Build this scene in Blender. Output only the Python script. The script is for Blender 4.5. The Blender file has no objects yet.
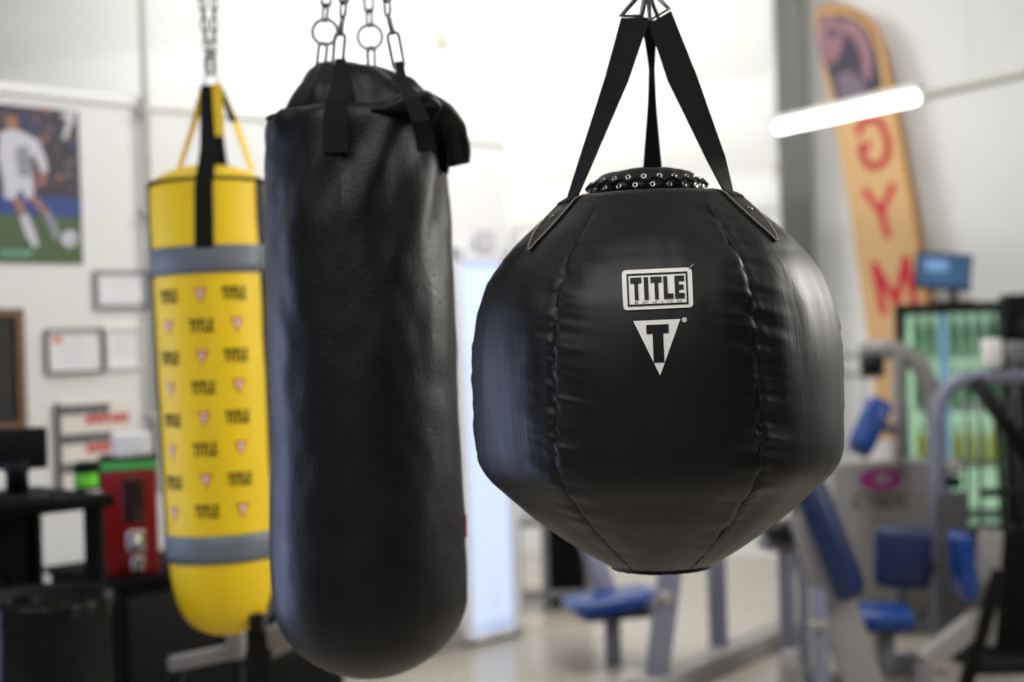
import bpy, bmesh, math, random
from mathutils import Vector, Matrix, noise
random.seed(7)
R = math.radians
S = bpy.context.scene
COL = S.collection
F = 50.0 / 36.0 * 1024.0
ROLL = R(1.8)
CAM = Vector((0, 0, 1.45))
RV = Vector((math.cos(ROLL), 0, -math.sin(ROLL)))
UV = Vector((math.sin(ROLL), 0, math.cos(ROLL)))

def P(px, py, D):
    return CAM + Vector((0, D, 0)) + (RV * (px - 512) + UV * (341 - py)) * (D / F)

def ray(px, py):
    return Vector((0, 1, 0)) + (RV * (px - 512) + UV * (341 - py)) / F

def hit(px, py, p0, n):
    d = ray(px, py)
    return CAM + d * ((p0 - CAM).dot(n) / d.dot(n))

# ------------------------------------------------------------------ materials
def lin(c):
    def f(v):
        v = v / 255.0
        return v / 12.92 if v <= .04045 else ((v + .055) / 1.055) ** 2.4
    return (f(c[0]), f(c[1]), f(c[2]), 1)

def mat(name, col, rough=.5, metal=0., var=.06, scale=12., bump=0., bscale=80., spec=.5, stretch=(1, 1, 1),
        emit=None, estr=0., coat=0., sheen=0., rvar=0.):
    m = bpy.data.materials.new(name)
    m.use_nodes = True
    nt = m.node_tree
    b = nt.nodes['Principled BSDF']
    c = lin(col)
    b.inputs['Roughness'].default_value = rough
    b.inputs['Metallic'].default_value = metal
    b.inputs['Specular IOR Level'].default_value = spec
    b.inputs['Coat Weight'].default_value = coat
    b.inputs['Sheen Weight'].default_value = sheen
    tc = nt.nodes.new('ShaderNodeTexCoord')
    mp = nt.nodes.new('ShaderNodeMapping')
    mp.inputs['Scale'].default_value = stretch
    nt.links.new(tc.outputs['Object'], mp.inputs['Vector'])
    nz = nt.nodes.new('ShaderNodeTexNoise')
    nz.inputs['Scale'].default_value = scale
    nz.inputs['Detail'].default_value = 4
    nt.links.new(mp.outputs['Vector'], nz.inputs['Vector'])
    mx = nt.nodes.new('ShaderNodeMix')
    mx.data_type = 'RGBA'
    mx.inputs[6].default_value = tuple(v * (1 - var) for v in c[:3]) + (1,)
    mx.inputs[7].default_value = tuple(min(1, v * (1 + var)) for v in c[:3]) + (1,)
    nt.links.new(nz.outputs['Fac'], mx.inputs[0])
    nt.links.new(mx.outputs[2], b.inputs['Base Color'])
    if rvar:
        mr = nt.nodes.new('ShaderNodeMapRange')
        mr.inputs['From Min'].default_value = .3
        mr.inputs['From Max'].default_value = .7
        mr.inputs['To Min'].default_value = rough - rvar
        mr.inputs['To Max'].default_value = rough + rvar
        nt.links.new(nz.outputs['Fac'], mr.inputs['Value'])
        nt.links.new(mr.outputs['Result'], b.inputs['Roughness'])
    if bump:
        n2 = nt.nodes.new('ShaderNodeTexNoise')
        n2.inputs['Scale'].default_value = bscale
        n2.inputs['Detail'].default_value = 3
        nt.links.new(mp.outputs['Vector'], n2.inputs['Vector'])
        bp = nt.nodes.new('ShaderNodeBump')
        bp.inputs['Strength'].default_value = bump
        bp.inputs['Distance'].default_value = .01
        nt.links.new(n2.outputs['Fac'], bp.inputs['Height'])
        nt.links.new(bp.outputs['Normal'], b.inputs['Normal'])
    if emit:
        b.inputs['Emission Color'].default_value = lin(emit)
        b.inputs['Emission Strength'].default_value = estr
    return m

M = {}
M['ball'] = mat('black_vinyl', (7, 7, 8), .45, var=.15, scale=6, bump=.12, bscale=26, stretch=(1.5, 1.5, .22), rvar=.06, spec=.36)
M['heavy'] = mat('black_grained_leather', (7, 7, 8), .44, var=.12, scale=9, bump=.12, bscale=160, rvar=.05, spec=.33)
M['web'] = mat('black_webbing', (16, 16, 17), .8, var=.2, scale=200, bump=.3, bscale=400, spec=.25)
M['thread'] = mat('tan_thread', (150, 138, 125), .7)
M['dkthread'] = mat('black_thread', (6, 6, 7), .6)
M['white'] = mat('white_print', (230, 228, 224), .55, var=.03)
M['ink'] = mat('black_ink', (12, 12, 13), .6, spec=.25)
M['gloss_ink'] = mat('black_raised_rubber', (8, 8, 9), .5, spec=.2)
M['steel'] = mat('galvanised_steel', (110, 112, 116), .35, metal=1., var=.1, scale=40)
M['chainsteel'] = mat('dull_steel', (70, 72, 76), .45, metal=1.)
M['nickel'] = mat('nickel', (190, 186, 180), .25, metal=1.)
M['yellow'] = mat('yellow_vinyl', (246, 208, 8), .55, var=.05, scale=8, bump=.05, bscale=20)
M['ybag_black'] = mat('black_bag_vinyl', (20, 21, 30), .42, var=.1)
M['grey_band'] = mat('grey_reflective_tape', (104, 112, 122), .5, var=.05)
M['red'] = mat('red_print', (205, 40, 40), .5)
M['wall'] = mat('white_painted_plaster', (224, 224, 223), .8, var=.02, scale=3, bump=.03, bscale=60)
M['vinyl'] = mat('white_vinyl_insulation', (236, 236, 233), .55, var=.02, scale=3)
M['ceil'] = mat('white_ceiling', (232, 232, 230), .8, var=.02)
M['trimgrey'] = mat('grey_trim', (150, 148, 144), .6)
M['conduit'] = mat('painted_conduit', (176, 176, 166), .5)
M['column'] = mat('grey_green_steel_paint', (92, 94, 88), .5, var=.08, scale=5)
M['rubber'] = mat('black_rubber', (18, 18, 18), .75, var=.2, scale=60)
M['blackplastic'] = mat('black_plastic', (6, 6, 7), .55, var=.1, spec=.2)
M['blackmatte'] = mat('black_matte_laminate', (5, 5, 5), .8, var=.1, spec=.12)
M['liner'] = mat('black_bin_liner', (5, 5, 6), .4, var=.1, spec=.25, bump=.5, bscale=14)
M['candyred'] = mat('red_enamel', (118, 5, 10), .3, var=.06)
M['green'] = mat('green_enamel', (70, 165, 85), .4)
M['lime'] = mat('lime_card', (110, 215, 50), .6)
M['darkglass'] = mat('smoked_window', (42, 26, 28), .15)
M['paper'] = mat('white_paper', (226, 226, 230), .8, var=.02)
M['wood'] = mat('brown_wood', (104, 72, 48), .5, var=.25, scale=8, stretch=(8, 8, 1))
M['board'] = mat('blackboard', (16, 17, 16), .6, var=.2)
M['greyframe'] = mat('grey_picture_frame', (110, 108, 108), .45)
M['darkframe'] = mat('dark_picture_frame', (78, 76, 78), .45)
M['lilacmat'] = mat('lilac_mount', (190, 190, 206), .7)
M['orange'] = mat('orange_seal', (214, 120, 70), .6)
M['faint'] = mat('pale_grey_print', (196, 198, 204), .7)
M['navy'] = mat('navy_print', (40, 44, 62), .6)
M['signred'] = mat('brick_red_print', (196, 70, 66), .6)
M['cream'] = mat('cream_board', (226, 220, 210), .7)
M['crowd'] = mat('poster_crowd', (62, 54, 66), .6, var=.75, scale=16)
M['posterblue'] = mat('poster_blue', (44, 66, 128), .6, var=.2)
M['grass'] = mat('poster_grass', (70, 92, 60), .6, var=.15, scale=20)
M['kit'] = mat('poster_kit_white', (196, 196, 206), .6, var=.12, scale=15)
M['kitshade'] = mat('poster_kit_grey', (140, 140, 152), .6, var=.12, scale=15)
M['skin'] = mat('poster_skin', (158, 112, 92), .6)
M['hair'] = mat('poster_hair', (52, 42, 40), .6)
M['teal'] = mat('poster_teal', (110, 180, 165), .6)
M['lamp'] = mat('lit_tube', (255, 255, 255), .5, emit=(255, 253, 248), estr=6.)
M['lamphouse'] = mat('lamp_housing', (214, 214, 210), .4)
M['banner'] = mat('tan_banner_cloth', (204, 166, 116), .8, var=.05, scale=4)
M['bannerhem'] = mat('amber_hem', (172, 124, 66), .8)
M['bannerred'] = mat('banner_red', (188, 24, 52), .7)
M['bannerpink'] = mat('banner_rose', (150, 112, 122), .8, var=.35, scale=5)
M['bannerdark'] = mat('banner_dark', (66, 62, 72), .8, var=.3, scale=6)
M['bannermid'] = mat('banner_mauve', (118, 104, 118), .8, var=.2, scale=6)
M['gymgrey'] = mat('silver_powder_coat', (118, 118, 122), .35, var=.05)
M['gymwhite'] = mat('pale_powder_coat', (142, 139, 137), .4, var=.04)
M['gymlilac'] = mat('cool_silver_powder_coat', (124, 126, 146), .35, var=.05)
M['gymdark'] = mat('charcoal_frame', (13, 13, 14), .5, spec=.35)
M['gymshade'] = mat('graphite_powder_coat', (70, 69, 70), .45)
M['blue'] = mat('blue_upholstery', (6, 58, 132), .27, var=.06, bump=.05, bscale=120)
M['blueshade'] = mat('shaded_blue_upholstery', (3, 30, 76), .4, var=.06)  # same blue upholstery with shade put into the colour, for pads facing the camera
M['magenta'] = mat('magenta_decal', (150, 38, 120), .5)
M['decal'] = mat('charcoal_decal', (30, 28, 30), .5)
M['coolerin'] = mat('lit_cooler_interior', (165, 210, 170), .5, emit=(178, 212, 182), estr=.85)
M['shelfw'] = mat('white_wire_shelf', (190, 210, 190), .5)
M['bgreen'] = mat('pale_green_bottle', (150, 200, 156), .25, spec=.6)
M['bdkgreen'] = mat('deep_green_bottle', (92, 140, 102), .25)
M['byellow'] = mat('yellow_sports_drink', (226, 214, 40), .3)
M['bcap'] = mat('bottle_cap', (210, 225, 212), .5)
M['screen'] = mat('lit_monitor_screen', (60, 84, 112), .2, var=.5, scale=9, emit=(70, 104, 140), estr=.45)
M['blueglow'] = mat('lit_screen_and_reflection', (120, 150, 190), .2, emit=(120, 160, 205), estr=.5)  # glow shared by the monitor's window and the reflection in the cooler door
M['doorlit'] = mat('daylit_door_glass', (170, 184, 208), .2, var=.03, scale=2, emit=(206, 220, 255), estr=.72)
M['doorframe'] = mat('white_door_frame', (226, 228, 232), .5)
M['notice'] = mat('grey_notice', (196, 194, 200), .7)
M['beige'] = mat('beige_box', (200, 192, 172), .6)

def floor_mat():
    m = mat('polished_concrete', (176, 168, 156), .2, var=.10, scale=1.1, rvar=.1, spec=.5)
    return m
M['floor'] = floor_mat()

def glass_mat():
    m = bpy.data.materials.new('clear_door_glass'); m.use_nodes = True
    nt = m.node_tree; out = nt.nodes['Material Output']
    t = nt.nodes.new('ShaderNodeBsdfTransparent'); g = nt.nodes.new('ShaderNodeBsdfGlossy')
    t.inputs[0].default_value = (.93, .97, .95, 1)
    g.inputs['Roughness'].default_value = .05
    x = nt.nodes.new('ShaderNodeMixShader'); x.inputs[0].default_value = .08
    nt.links.new(t.outputs[0], x.inputs[1]); nt.links.new(g.outputs[0], x.inputs[2])
    nt.links.new(x.outputs[0], out.inputs['Surface'])
    return m
M['glass'] = glass_mat()

# ------------------------------------------------------------------ mesh builder
class MB:
    def __init__(s):
        s.v = []; s.f = []; s.mi = []; s.m = []; s.cur = 0; s.smooth = []; s.sm = True
    def use(s, key):
        if key not in s.m: s.m.append(key)
        s.cur = s.m.index(key); return s
    def add(s, vs, fs, smooth=None):
        o = len(s.v)
        s.v += [Vector(v) for v in vs]
        for f in fs:
            s.f.append([i + o for i in f]); s.mi.append(s.cur)
            s.smooth.append(s.sm if smooth is None else smooth)
        return s
    def grid(s, rows, closed=False, smooth=True, cap0=False, cap1=False):
        n = len(rows[0]); vs = [p for r in rows for p in r]; fs = []
        for i in range(len(rows) - 1):
            for j in range(n if closed else n - 1):
                k = (j + 1) % n
                fs.append((i * n + j, i * n + k, (i + 1) * n + k, (i + 1) * n + j))
        if cap0: fs.append(tuple(range(n - 1, -1, -1)))
        if cap1: fs.append(tuple((len(rows) - 1) * n + j for j in range(n)))
        return s.add(vs, fs, smooth)
    def box(s, c, size, rot=None, bev=0.):
        bm = bmesh.new()
        bmesh.ops.create_cube(bm, size=1)
        for v in bm.verts: v.co = Vector((v.co.x * size[0], v.co.y * size[1], v.co.z * size[2]))
        if bev:
            bmesh.ops.bevel(bm, geom=bm.edges[:] + bm.verts[:], offset=min(bev, min(size) * .49), segments=3, profile=.5, affect='EDGES')
        mtx = rot if rot is not None else Matrix.Identity(3)
        bm.verts.index_update()
        vs = [mtx @ v.co + Vector(c) for v in bm.verts]
        fs = [[v.index for v in f.verts] for f in bm.faces]
        bm.free()
        return s.add(vs, fs, False if not bev else True)
    def beam(s, p0, p1, w, h, up=(0, 0, 1), bev=0.004):
        p0 = Vector(p0); p1 = Vector(p1); d = p1 - p0; L = d.length; z = d.normalized()
        u = Vector(up)
        if abs(z.dot(u)) > .95: u = Vector((0, 1, 0))
        x = u.cross(z).normalized(); y = z.cross(x)
        return s.box((p0 + p1) / 2, (w, h, L), Matrix((x, y, z)).transposed(), bev)
    def tube(s, pts, r, n=10, closed=False, rads=None, flat=None):
        pts = [Vector(p) for p in pts]; N = len(pts); rows = []
        T = []
        for i in range(N):
            a = pts[(i - 1) % N] if closed or i > 0 else pts[i]
            b = pts[(i + 1) % N] if closed or i < N - 1 else pts[i]
            T.append((b - a).normalized())
        nrm = T[0].orthogonal().normalized()
        if flat is not None:
            nrm = (Vector(flat) - T[0] * Vector(flat).dot(T[0])).normalized()
        for i in range(N):
            nrm = (nrm - T[i] * nrm.dot(T[i])).normalized()
            bi = T[i].cross(nrm)
            rr = rads[i] if rads else r
            ra, rb = rr if isinstance(rr, (tuple, list)) else (rr, rr)
            rows.append([pts[i] + nrm * (ra * math.cos(2 * math.pi * k / n)) + bi * (rb * math.sin(2 * math.pi * k / n)) for k in range(n)])
        if closed: rows.append(rows[0])
        return s.grid(rows, closed=True, cap0=not closed, cap1=not closed)
    def lathe(s, prof, c=(0, 0, 0), n=32, axis='Z'):
        c = Vector(c)
        rows = []
        for r, z in prof:
            r = max(r, 1e-4)
            row = []
            for k in range(n):
                a = 2 * math.pi * k / n
                p = Vector((r * math.cos(a), r * math.sin(a), z))
                if axis == 'Y': p = Vector((p.x, -p.z, p.y))
                if axis == 'X': p = Vector((p.z, p.x, p.y))
                row.append(c + p)
            rows.append(row)
        return s.grid(rows, closed=True, cap0=True, cap1=True)
    def prism(s, pts, n, th):
        """flat outline pts (ordered), pushed along n by th"""
        n = Vector(n).normalized() * th
        k = len(pts); a = [Vector(p) for p in pts]; b = [p + n for p in a]
        fs = [tuple(range(k, 2 * k)), tuple(range(k - 1, -1, -1))]
        for i in range(k):
            j = (i + 1) % k
            fs.append((i, j, k + j, k + i))
        return s.add(a + b, fs, False)
    def ribbon(s, L, Rr, th, nrm):
        """strap with left and right edge points, thickness th along nrm"""
        rows = []
        for i, (a, b) in enumerate(zip(L, Rr)):
            a = Vector(a); b = Vector(b)
            n = Vector(nrm[i] if isinstance(nrm, list) else nrm).normalized() * (th / 2)
            rows.append([a + n, b + n, b - n, a - n])
        return s.grid(rows, closed=True, smooth=False, cap0=True, cap1=True)
    def build(s, name, key=None, parent=None, loc=None):
        me = bpy.data.meshes.new(name)
        off = Vector(loc) if loc is not None else Vector((0, 0, 0))
        me.from_pydata([tuple(v - off) for v in s.v], [], s.f)
        keys = s.m if s.m else [key]
        for k in keys: me.materials.append(M[k])
        for i, p in enumerate(me.polygons):
            p.use_smooth = s.smooth[i]
            p.material_index = s.mi[i] if s.m else 0
        bm = bmesh.new(); bm.from_mesh(me)
        bmesh.ops.remove_doubles(bm, verts=bm.verts, dist=1e-6)
        bmesh.ops.recalc_face_normals(bm, faces=bm.faces)
        bm.to_mesh(me); bm.free()
        o = bpy.data.objects.new(name, me); COL.objects.link(o)
        o.location = off
        if parent is not None:
            o.parent = parent
            o.location = off - world(parent)
        return o

def world(o):
    v = Vector((0, 0, 0))
    while o is not None:
        v += o.location; o = o.parent
    return v

def tag(o, label, cat, group=None):
    o['label'] = label; o['category'] = cat
    if group: o['group'] = group
    return o

def thing(name, loc, label, cat, group=None):
    o = bpy.data.objects.new(name, None); COL.objects.link(o)
    o.empty_display_size = .05
    o.location = loc
    return tag(o, label, cat, group)

def struct(o):
    o['kind'] = 'structure'; return o

def interp(tab, x):
    if x <= tab[0][0]: return tab[0][1]
    for i in range(len(tab) - 1):
        x0, y0 = tab[i]; x1, y1 = tab[i + 1]
        if x <= x1:
            m0 = (y1 - tab[i - 1][1]) / (x1 - tab[i - 1][0]) if i > 0 else (y1 - y0) / (x1 - x0)
            m1 = (tab[i + 2][1] - y0) / (tab[i + 2][0] - x0) if i + 2 < len(tab) else (y1 - y0) / (x1 - x0)
            h = x1 - x0; t = (x - x0) / h
            return ((2 * t**3 - 3 * t**2 + 1) * y0 + (t**3 - 2 * t**2 + t) * h * m0
                    + (-2 * t**3 + 3 * t**2) * y1 + (t**3 - t**2) * h * m1)
    return tab[-1][1]

def link_loop(c, d, side, L, W, w, n=22):
    """stadium-shaped ring: centre c, long direction d, wide direction side"""
    pts = []
    for k in range(n):
        a = 2 * math.pi * k / n
        x = math.cos(a) * W / 2
        y = math.sin(a) * W / 2 + (L - W) / 2 * (1 if math.sin(a) >= 0 else -1)
        pts.append(Vector(c) + Vector(side) * x + Vector(d) * y)
    return pts

def chain(mb, p0, p1, L=.036, W=.022, w=.0026):
    p0 = Vector(p0); p1 = Vector(p1); d = (p1 - p0); n = max(1, int(d.length / (L - 2.4 * w))); st = d / n; d = d.normalized()
    s1 = Vector((0, 1, 0)).cross(d).normalized(); s2 = d.cross(s1)
    for i in range(n):
        c = p0 + st * (i + .5)
        a = R(35)
        sd = (s1 * math.cos(a) + s2 * math.sin(a)) if i % 2 else (s2 * math.cos(a) - s1 * math.sin(a))
        mb.tube(link_loop(c, d, sd, L, W, w, 14), w, 6, closed=True)
    return mb

def circle(c, u, v, r, n=28):
    return [Vector(c) + Vector(u) * (r * math.cos(2 * math.pi * k / n)) + Vector(v) * (r * math.sin(2 * math.pi * k / n)) for k in range(n)]

# letters made of rectangles, unit box 1 wide 1 high (x0,y0,x1,y1)
GLY = {
    'T': [(0, .76, 1, 1), (.34, 0, .68, .76)],
    'I': [(.12, 0, .88, 1)],
    'L': [(0, 0, .42, 1), (.42, 0, 1, .22)],
    'E': [(0, 0, .42, 1), (.42, 0, 1, .22), (.42, .4, .92, .6), (.42, .78, 1, 1)],
}
def title_rects():
    out = []; x = 0
    for ch, w in (('T', 1), ('I', .52), ('T', 1), ('L', .86), ('E', .86)):
        for a, b, c, d in GLY[ch]:
            out.append((x + a * w, b, x + c * w, d))
        x += w + .14
    W = x - .14
    return [(a / W, b, c / W, d) for a, b, c, d in out]

def text_mesh(txt, size=1.0, align='CENTER'):
    cu = bpy.data.curves.new('t', 'FONT'); cu.body = txt; cu.size = size; cu.align_x = align
    cu.resolution_u = 3
    o = bpy.data.objects.new('t', cu); COL.objects.link(o)
    dg = bpy.context.evaluated_depsgraph_get(); dg.update()
    me = bpy.data.meshes.new_from_object(o.evaluated_get(dg))
    vs = [v.co.copy() for v in me.vertices]; fs = [tuple(p.vertices) for p in me.polygons]
    bpy.data.objects.remove(o); bpy.data.curves.remove(cu); bpy.data.meshes.remove(me)
    return vs, fs

# ================================================================== ROOM SHELL
E1 = Vector((1, 1, 0)).normalized(); N1 = Vector((1, -1, 0)).normalized()        # the notice wall runs along E1
W0 = Vector((0, 7.05, 0))
def WL(px, py, off=0.):
    return hit(px, py, W0 + N1 * off, N1)
def wl_sz(px, py):
    p = WL(px, py); return ((p - W0).dot(E1), p.z)
def wlp(s, z, off):
    return W0 + E1 * s + N1 * off + Vector((0, 0, z))

m = MB(); m.box((1, 5.5, -.05), (14, 15, .1)); struct(m.build('floor', 'floor'))
m = MB(); m.box((1, 5.5, 4.55), (14, 15, .1)); struct(m.build('ceiling', 'ceil'))
# notice wall (free-standing partition, 2.46 m high)
m = MB()
a = W0 + E1 * -6.2; b = W0
m.prism([a, b, b - N1 * .12, a - N1 * .12], (0, 0, 1), 2.46)
struct(m.build('wall_left', 'wall'))
m = MB()
m.beam(W0 + E1 * -6.2 + N1 * .005 + Vector((0, 0, 2.43)), W0 + N1 * .005 + Vector((0, 0, 2.43)), .014, .03)
struct(m.build('trim_1', 'wall'))
m = MB()
m.beam(W0 + E1 * -6.2 + N1 * .008 + Vector((0, 0, .05)), W0 + N1 * .008 + Vector((0, 0, .05)), .016, .1)
struct(m.build('baseboard_left', 'trimgrey'))
# far wall of sagging white insulation
def backY(x): return 9.8 - .35 * x
rows = []
nrm = Vector((-.35, -1, 0)).normalized()
for i in range(91):
    z = 4.5 * i / 90
    row = []
    for j in range(60):
        x = -6 + 7.75 * j / 59
        ph = z / .62
        bul = .045 * abs(math.sin(math.pi * ph)) if z > 2.2 else 0
        bul += .02 * noise.noise(Vector((x * .8, z * 2.5, 3)))
        row.append(Vector((x, backY(x), z)) + nrm * bul)
    rows.append(row)
m = MB(); m.grid(rows); o = struct(m.build('wall_back', 'vinyl'))
# right wall
m = MB()
a = Vector((1.72, 9.18, 0)); b = Vector((5.2, 5.7, 0)); NR = Vector((-1, -1, 0)).normalized(); ER = Vector((1, -1, 0)).normalized()
m.prism([a, b, b - NR * .12, a - NR * .12], (0, 0, 1), 4.5)
struct(m.build('wall_right', 'wall'))
WR0 = Vector((1.72, 9.18, 0))
m = MB()
for z in (1.18, 1.3):
    m.beam(a + NR * .006 + Vector((0, 0, z)), b + NR * .006 + Vector((0, 0, z)), .014, .02)
struct(m.build('trim_2', 'trimgrey'))

# steel column
cp = P(801, 341, 8.75)
m = MB()
ang = Matrix.Rotation(R(-12), 3, 'Z')
m.box((cp.x, cp.y, 2.25), (.2, .014, 4.5), ang); m.box(Vector((cp.x, cp.y, 2.25)) + ang @ Vector((0, .16, 0)), (.2, .014, 4.5), ang)
m.box(Vector((cp.x, cp.y, 2.25)) + ang @ Vector((0, .08, 0)), (.012, .15, 4.5), ang)
m.box((cp.x, cp.y + .08, .01), (.3, .3, .02), ang)
struct(m.build('column', 'column'))

# daylit glass door in the end of the partition
s0, zt = wl_sz(449, 262); s1, _ = wl_sz(506, 300)
zt = 1.84; zb = .02
m = MB()
for sa, sb, za, zc in ((s0, s0 + .05, zb, zt + .06), (s1 - .05, s1, zb, zt + .06), (s0, s1, zt, zt + .06), (s0, s1, zb, zb + .03)):
    m.prism([wlp(sa, za, .001), wlp(sb, za, .001), wlp(sb, zc, .001), wlp(sa, zc, .001)], N1, .04)
d1 = struct(m.build('door_1', 'doorframe'))
m = MB()
m.prism([wlp(s0 + .05, zb + .03, .004), wlp(s1 - .05, zb + .03, .004), wlp(s1 - .05, zt, .004), wlp(s0 + .05, zt, .004)], N1, .012)
g = m.build('door_glass', 'doorlit', d1)
m = MB(); m.tube([wlp(s1 - .09, .95, .03), wlp(s1 - .09, .95, .06), wlp(s1 - .09, 1.2, .06), wlp(s1 - .09, 1.2, .03)], .009)
m.build('door_handle', 'steel', d1)

# overhead beams that carry the bags
for nm, D, z in (('beam', 2.3, 2.72), ('beam', 2.73, 2.86), ('beam', 3.9, 3.22)):
    m = MB()
    m.box((0, D, z + .06), (9, .10, .012)); m.box((0, D, z + .17), (9, .10, .012)); m.box((0, D, z + .115), (9, .01, .11))
    o = struct(m.build('ceiling_beam', 'column'))

# conduit up the notice wall
p = WL(148, 200, .03)
m = MB(); m.tube([(p.x, p.y, .9), (p.x, p.y, 4.5)], .0125)
for z in (1.2, 2.0, 2.4): m.box((p.x, p.y, z), (.05, .03, .02), Matrix.Rotation(R(45), 3, 'Z'))
tag(m.build('wall_conduit', 'conduit', loc=(p.x, p.y, .9)), 'thin grey vertical conduit pipe on the wall behind the yellow bag', 'pipe')

# ================================================================== WRECKING BALL BAG
D1 = 2.3; K = D1 / F
AX = P(656, 390, D1)
def zy(py): return AX.z + (390 - py) * K
PROF = [(195, 64), (197, 80), (201, 91), (207, 98), (214, 106), (224, 117), (237, 131), (255, 149), (270, 161), (288, 171), (310, 179), (350, 185), (400, 186),
        (440, 185), (456, 182), (466, 178), (476, 170), (489, 155), (505, 136), (520, 117), (535, 97), (548, 78), (557, 64), (563, 53), (566, 45)]
def ball_R(py): return interp(PROF, py) * K * .995
BYAW = R(-5.8)
def ball_pt(th, py, off=0.):
    d = (th - BYAW + math.pi / 6) % (math.pi / 3) ; d = d - math.pi / 6   # from panel centre, -30..30 deg ; seams at +-30
    r = ball_R(py)
    hexf = math.cos(R(30)) / math.cos(d)
    blend = .42 * min(1, max(0, (py - 200) / 60.)) * min(1, max(.25, (566 - py) / 80.)) 
    sf = 1 - blend + blend * hexf
    e = math.pi / 6 - abs(d)                    # distance to the seam
    arc = e * r
    ends = min(1, max(0, (py - 205) / 40.)) * min(1, max(.15, (568 - py) / 60.))
    bulge = .012 * ends * (1 - math.exp(-(arc / .03) ** 2)) * math.cos(d * 3 * .8)
    pinch = -.004 * math.exp(-(arc / .006) ** 2) * ends
    side = 1 if d > 0 else -1
    seam_id = round((th - BYAW + math.pi / 6) / (math.pi / 3)) + (0.37 if d > 0 else 0)
    n1 = noise.noise(Vector((seam_id * 7.1, py * .062 + arc * side * 8, arc * 6)))
    n2 = noise.noise(Vector((seam_id * 3.3 + 40, py * .14 + arc * side * 14, arc * 10)))
    puck = (.0040 * n1 + .0022 * n2) * math.exp(-(arc / .042) ** 2) * ends * 1.3
    low = .0035 * noise.noise(Vector((math.sin(th) * 1.7, math.cos(th) * 1.7, py * .006 + 5))) * ends
    crea = .0016 * noise.noise(Vector((th * 6.5, py * .012, 9))) * ends
    rr = r * sf + bulge + pinch + puck + low + crea + off
    return Vector((AX.x + rr * math.sin(th), AX.y - rr * math.cos(th), zy(py)))
def ball_n(th, py):
    a = ball_pt(th + .02, py) - ball_pt(th - .02, py); b = ball_pt(th, py - 3) - ball_pt(th, py + 3)
    return a.cross(b).normalized()

bag = thing('hanging_wrecking_ball_bag', (AX.x, AX.y, zy(567)), 'wide round black punching bag with white logo patch and triangle emblem', 'punching bag')
rows = []
NT = 420
ys = []
y = 195.
while y < 565.5: ys.append(y); y += 1.0 if y < 215 else 2.0
ys.append(566.)
for py in ys: rows.append([ball_pt(2 * math.pi * k / NT, py) for k in range(NT)])
cb = Vector((AX.x, AX.y, zy(575)))
for f_, dz in ((.9, .3), (.5, .6), (.05, .4)):
    rows.append([Vector((AX.x, AX.y, 0)) + (p - Vector((AX.x, AX.y, p.z))) * f_ + Vector((0, 0, zy(566 + dz))) - Vector((0, 0, 0)) for p in rows[len(ys) - 1]])
m = MB(); m.grid(rows, closed=True, cap1=True, cap0=True)
body = m.build('bag_shell', 'ball', bag)
# seams: stitched thread lines
for k in range(6):
    th = R(30 + 60 * k) + BYAW
    m = MB()
    py = 212.
    while py < 560:
        m.tube([ball_pt(th, py, .0004), ball_pt(th, py + 2.6, .0009), ball_pt(th, py + 5.2, .0002)], .0008, 5)
        py += 6.4
    m.build('seam_stitching', 'dkthread', body)
# bottom piping
m = MB(); m.tube([ball_pt(2 * math.pi * k / 90, 565, .002) + Vector((0, 0, .0015 * noise.noise(Vector((k * .7, 0, 0))))) for k in range(90)], .0035, 8, closed=True)
m.build('base_piping', 'ball', bag)
# laced collar
colprof = [(53, 197), (57, 193), (57, 189), (54, 184), (49, 178), (44, 174), (38, 172), (30, 173), (22, 178)]
rows = []
for i, (r, py) in enumerate(colprof):
    row = []
    for k in range(120):
        th = 2 * math.pi * k / 120
        w = 1 + .035 * noise.noise(Vector((math.sin(th) * 3, math.cos(th) * 3, i * .5))) + .012 * math.sin(th * 22 + i)
        row.append(Vector((AX.x - 3 * K + r * K * w * math.sin(th), AX.y - r * K * w * math.cos(th), zy(py + 1.5 * noise.noise(Vector((math.sin(th) * 2, math.cos(th) * 2, 7)))))))
    rows.append(row)
m = MB(); m.grid(rows, closed=True, cap1=True)
collar = m.build('laced_collar', 'ball', bag)
CX = AX.x - 3 * K
for ri, (r, py) in enumerate(((58.5, 190.5), (53.5, 182.0))):
    for k in range(22):
        th = 2 * math.pi * (k + .5 * ri) / 22
        c = Vector((CX + r * K * math.sin(th), AX.y - r * K * math.cos(th), zy(py)))
        out = Vector((math.sin(th), -math.cos(th), .25)).normalized()
        u = Vector((math.cos(th), math.sin(th), 0)); v = out.cross(u)
        m = MB(); m.tube(circle(c, u, v, .0034, 12), .0012, 6, closed=True)
        m.build('eyelet', 'nickel', collar)
m = MB()
pts = []
for k in range(44):
    th = 2 * math.pi * (k + .25) / 44
    r, py = ((60.5, 187.5) if k % 2 else (57, 183))
    pts.append(Vector((CX + r * K * math.sin(th), AX.y - r * K * math.cos(th), zy(py))))
m.tube(pts, .0026, 6, closed=True)
m.build('lace', 'web', collar)

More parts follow.
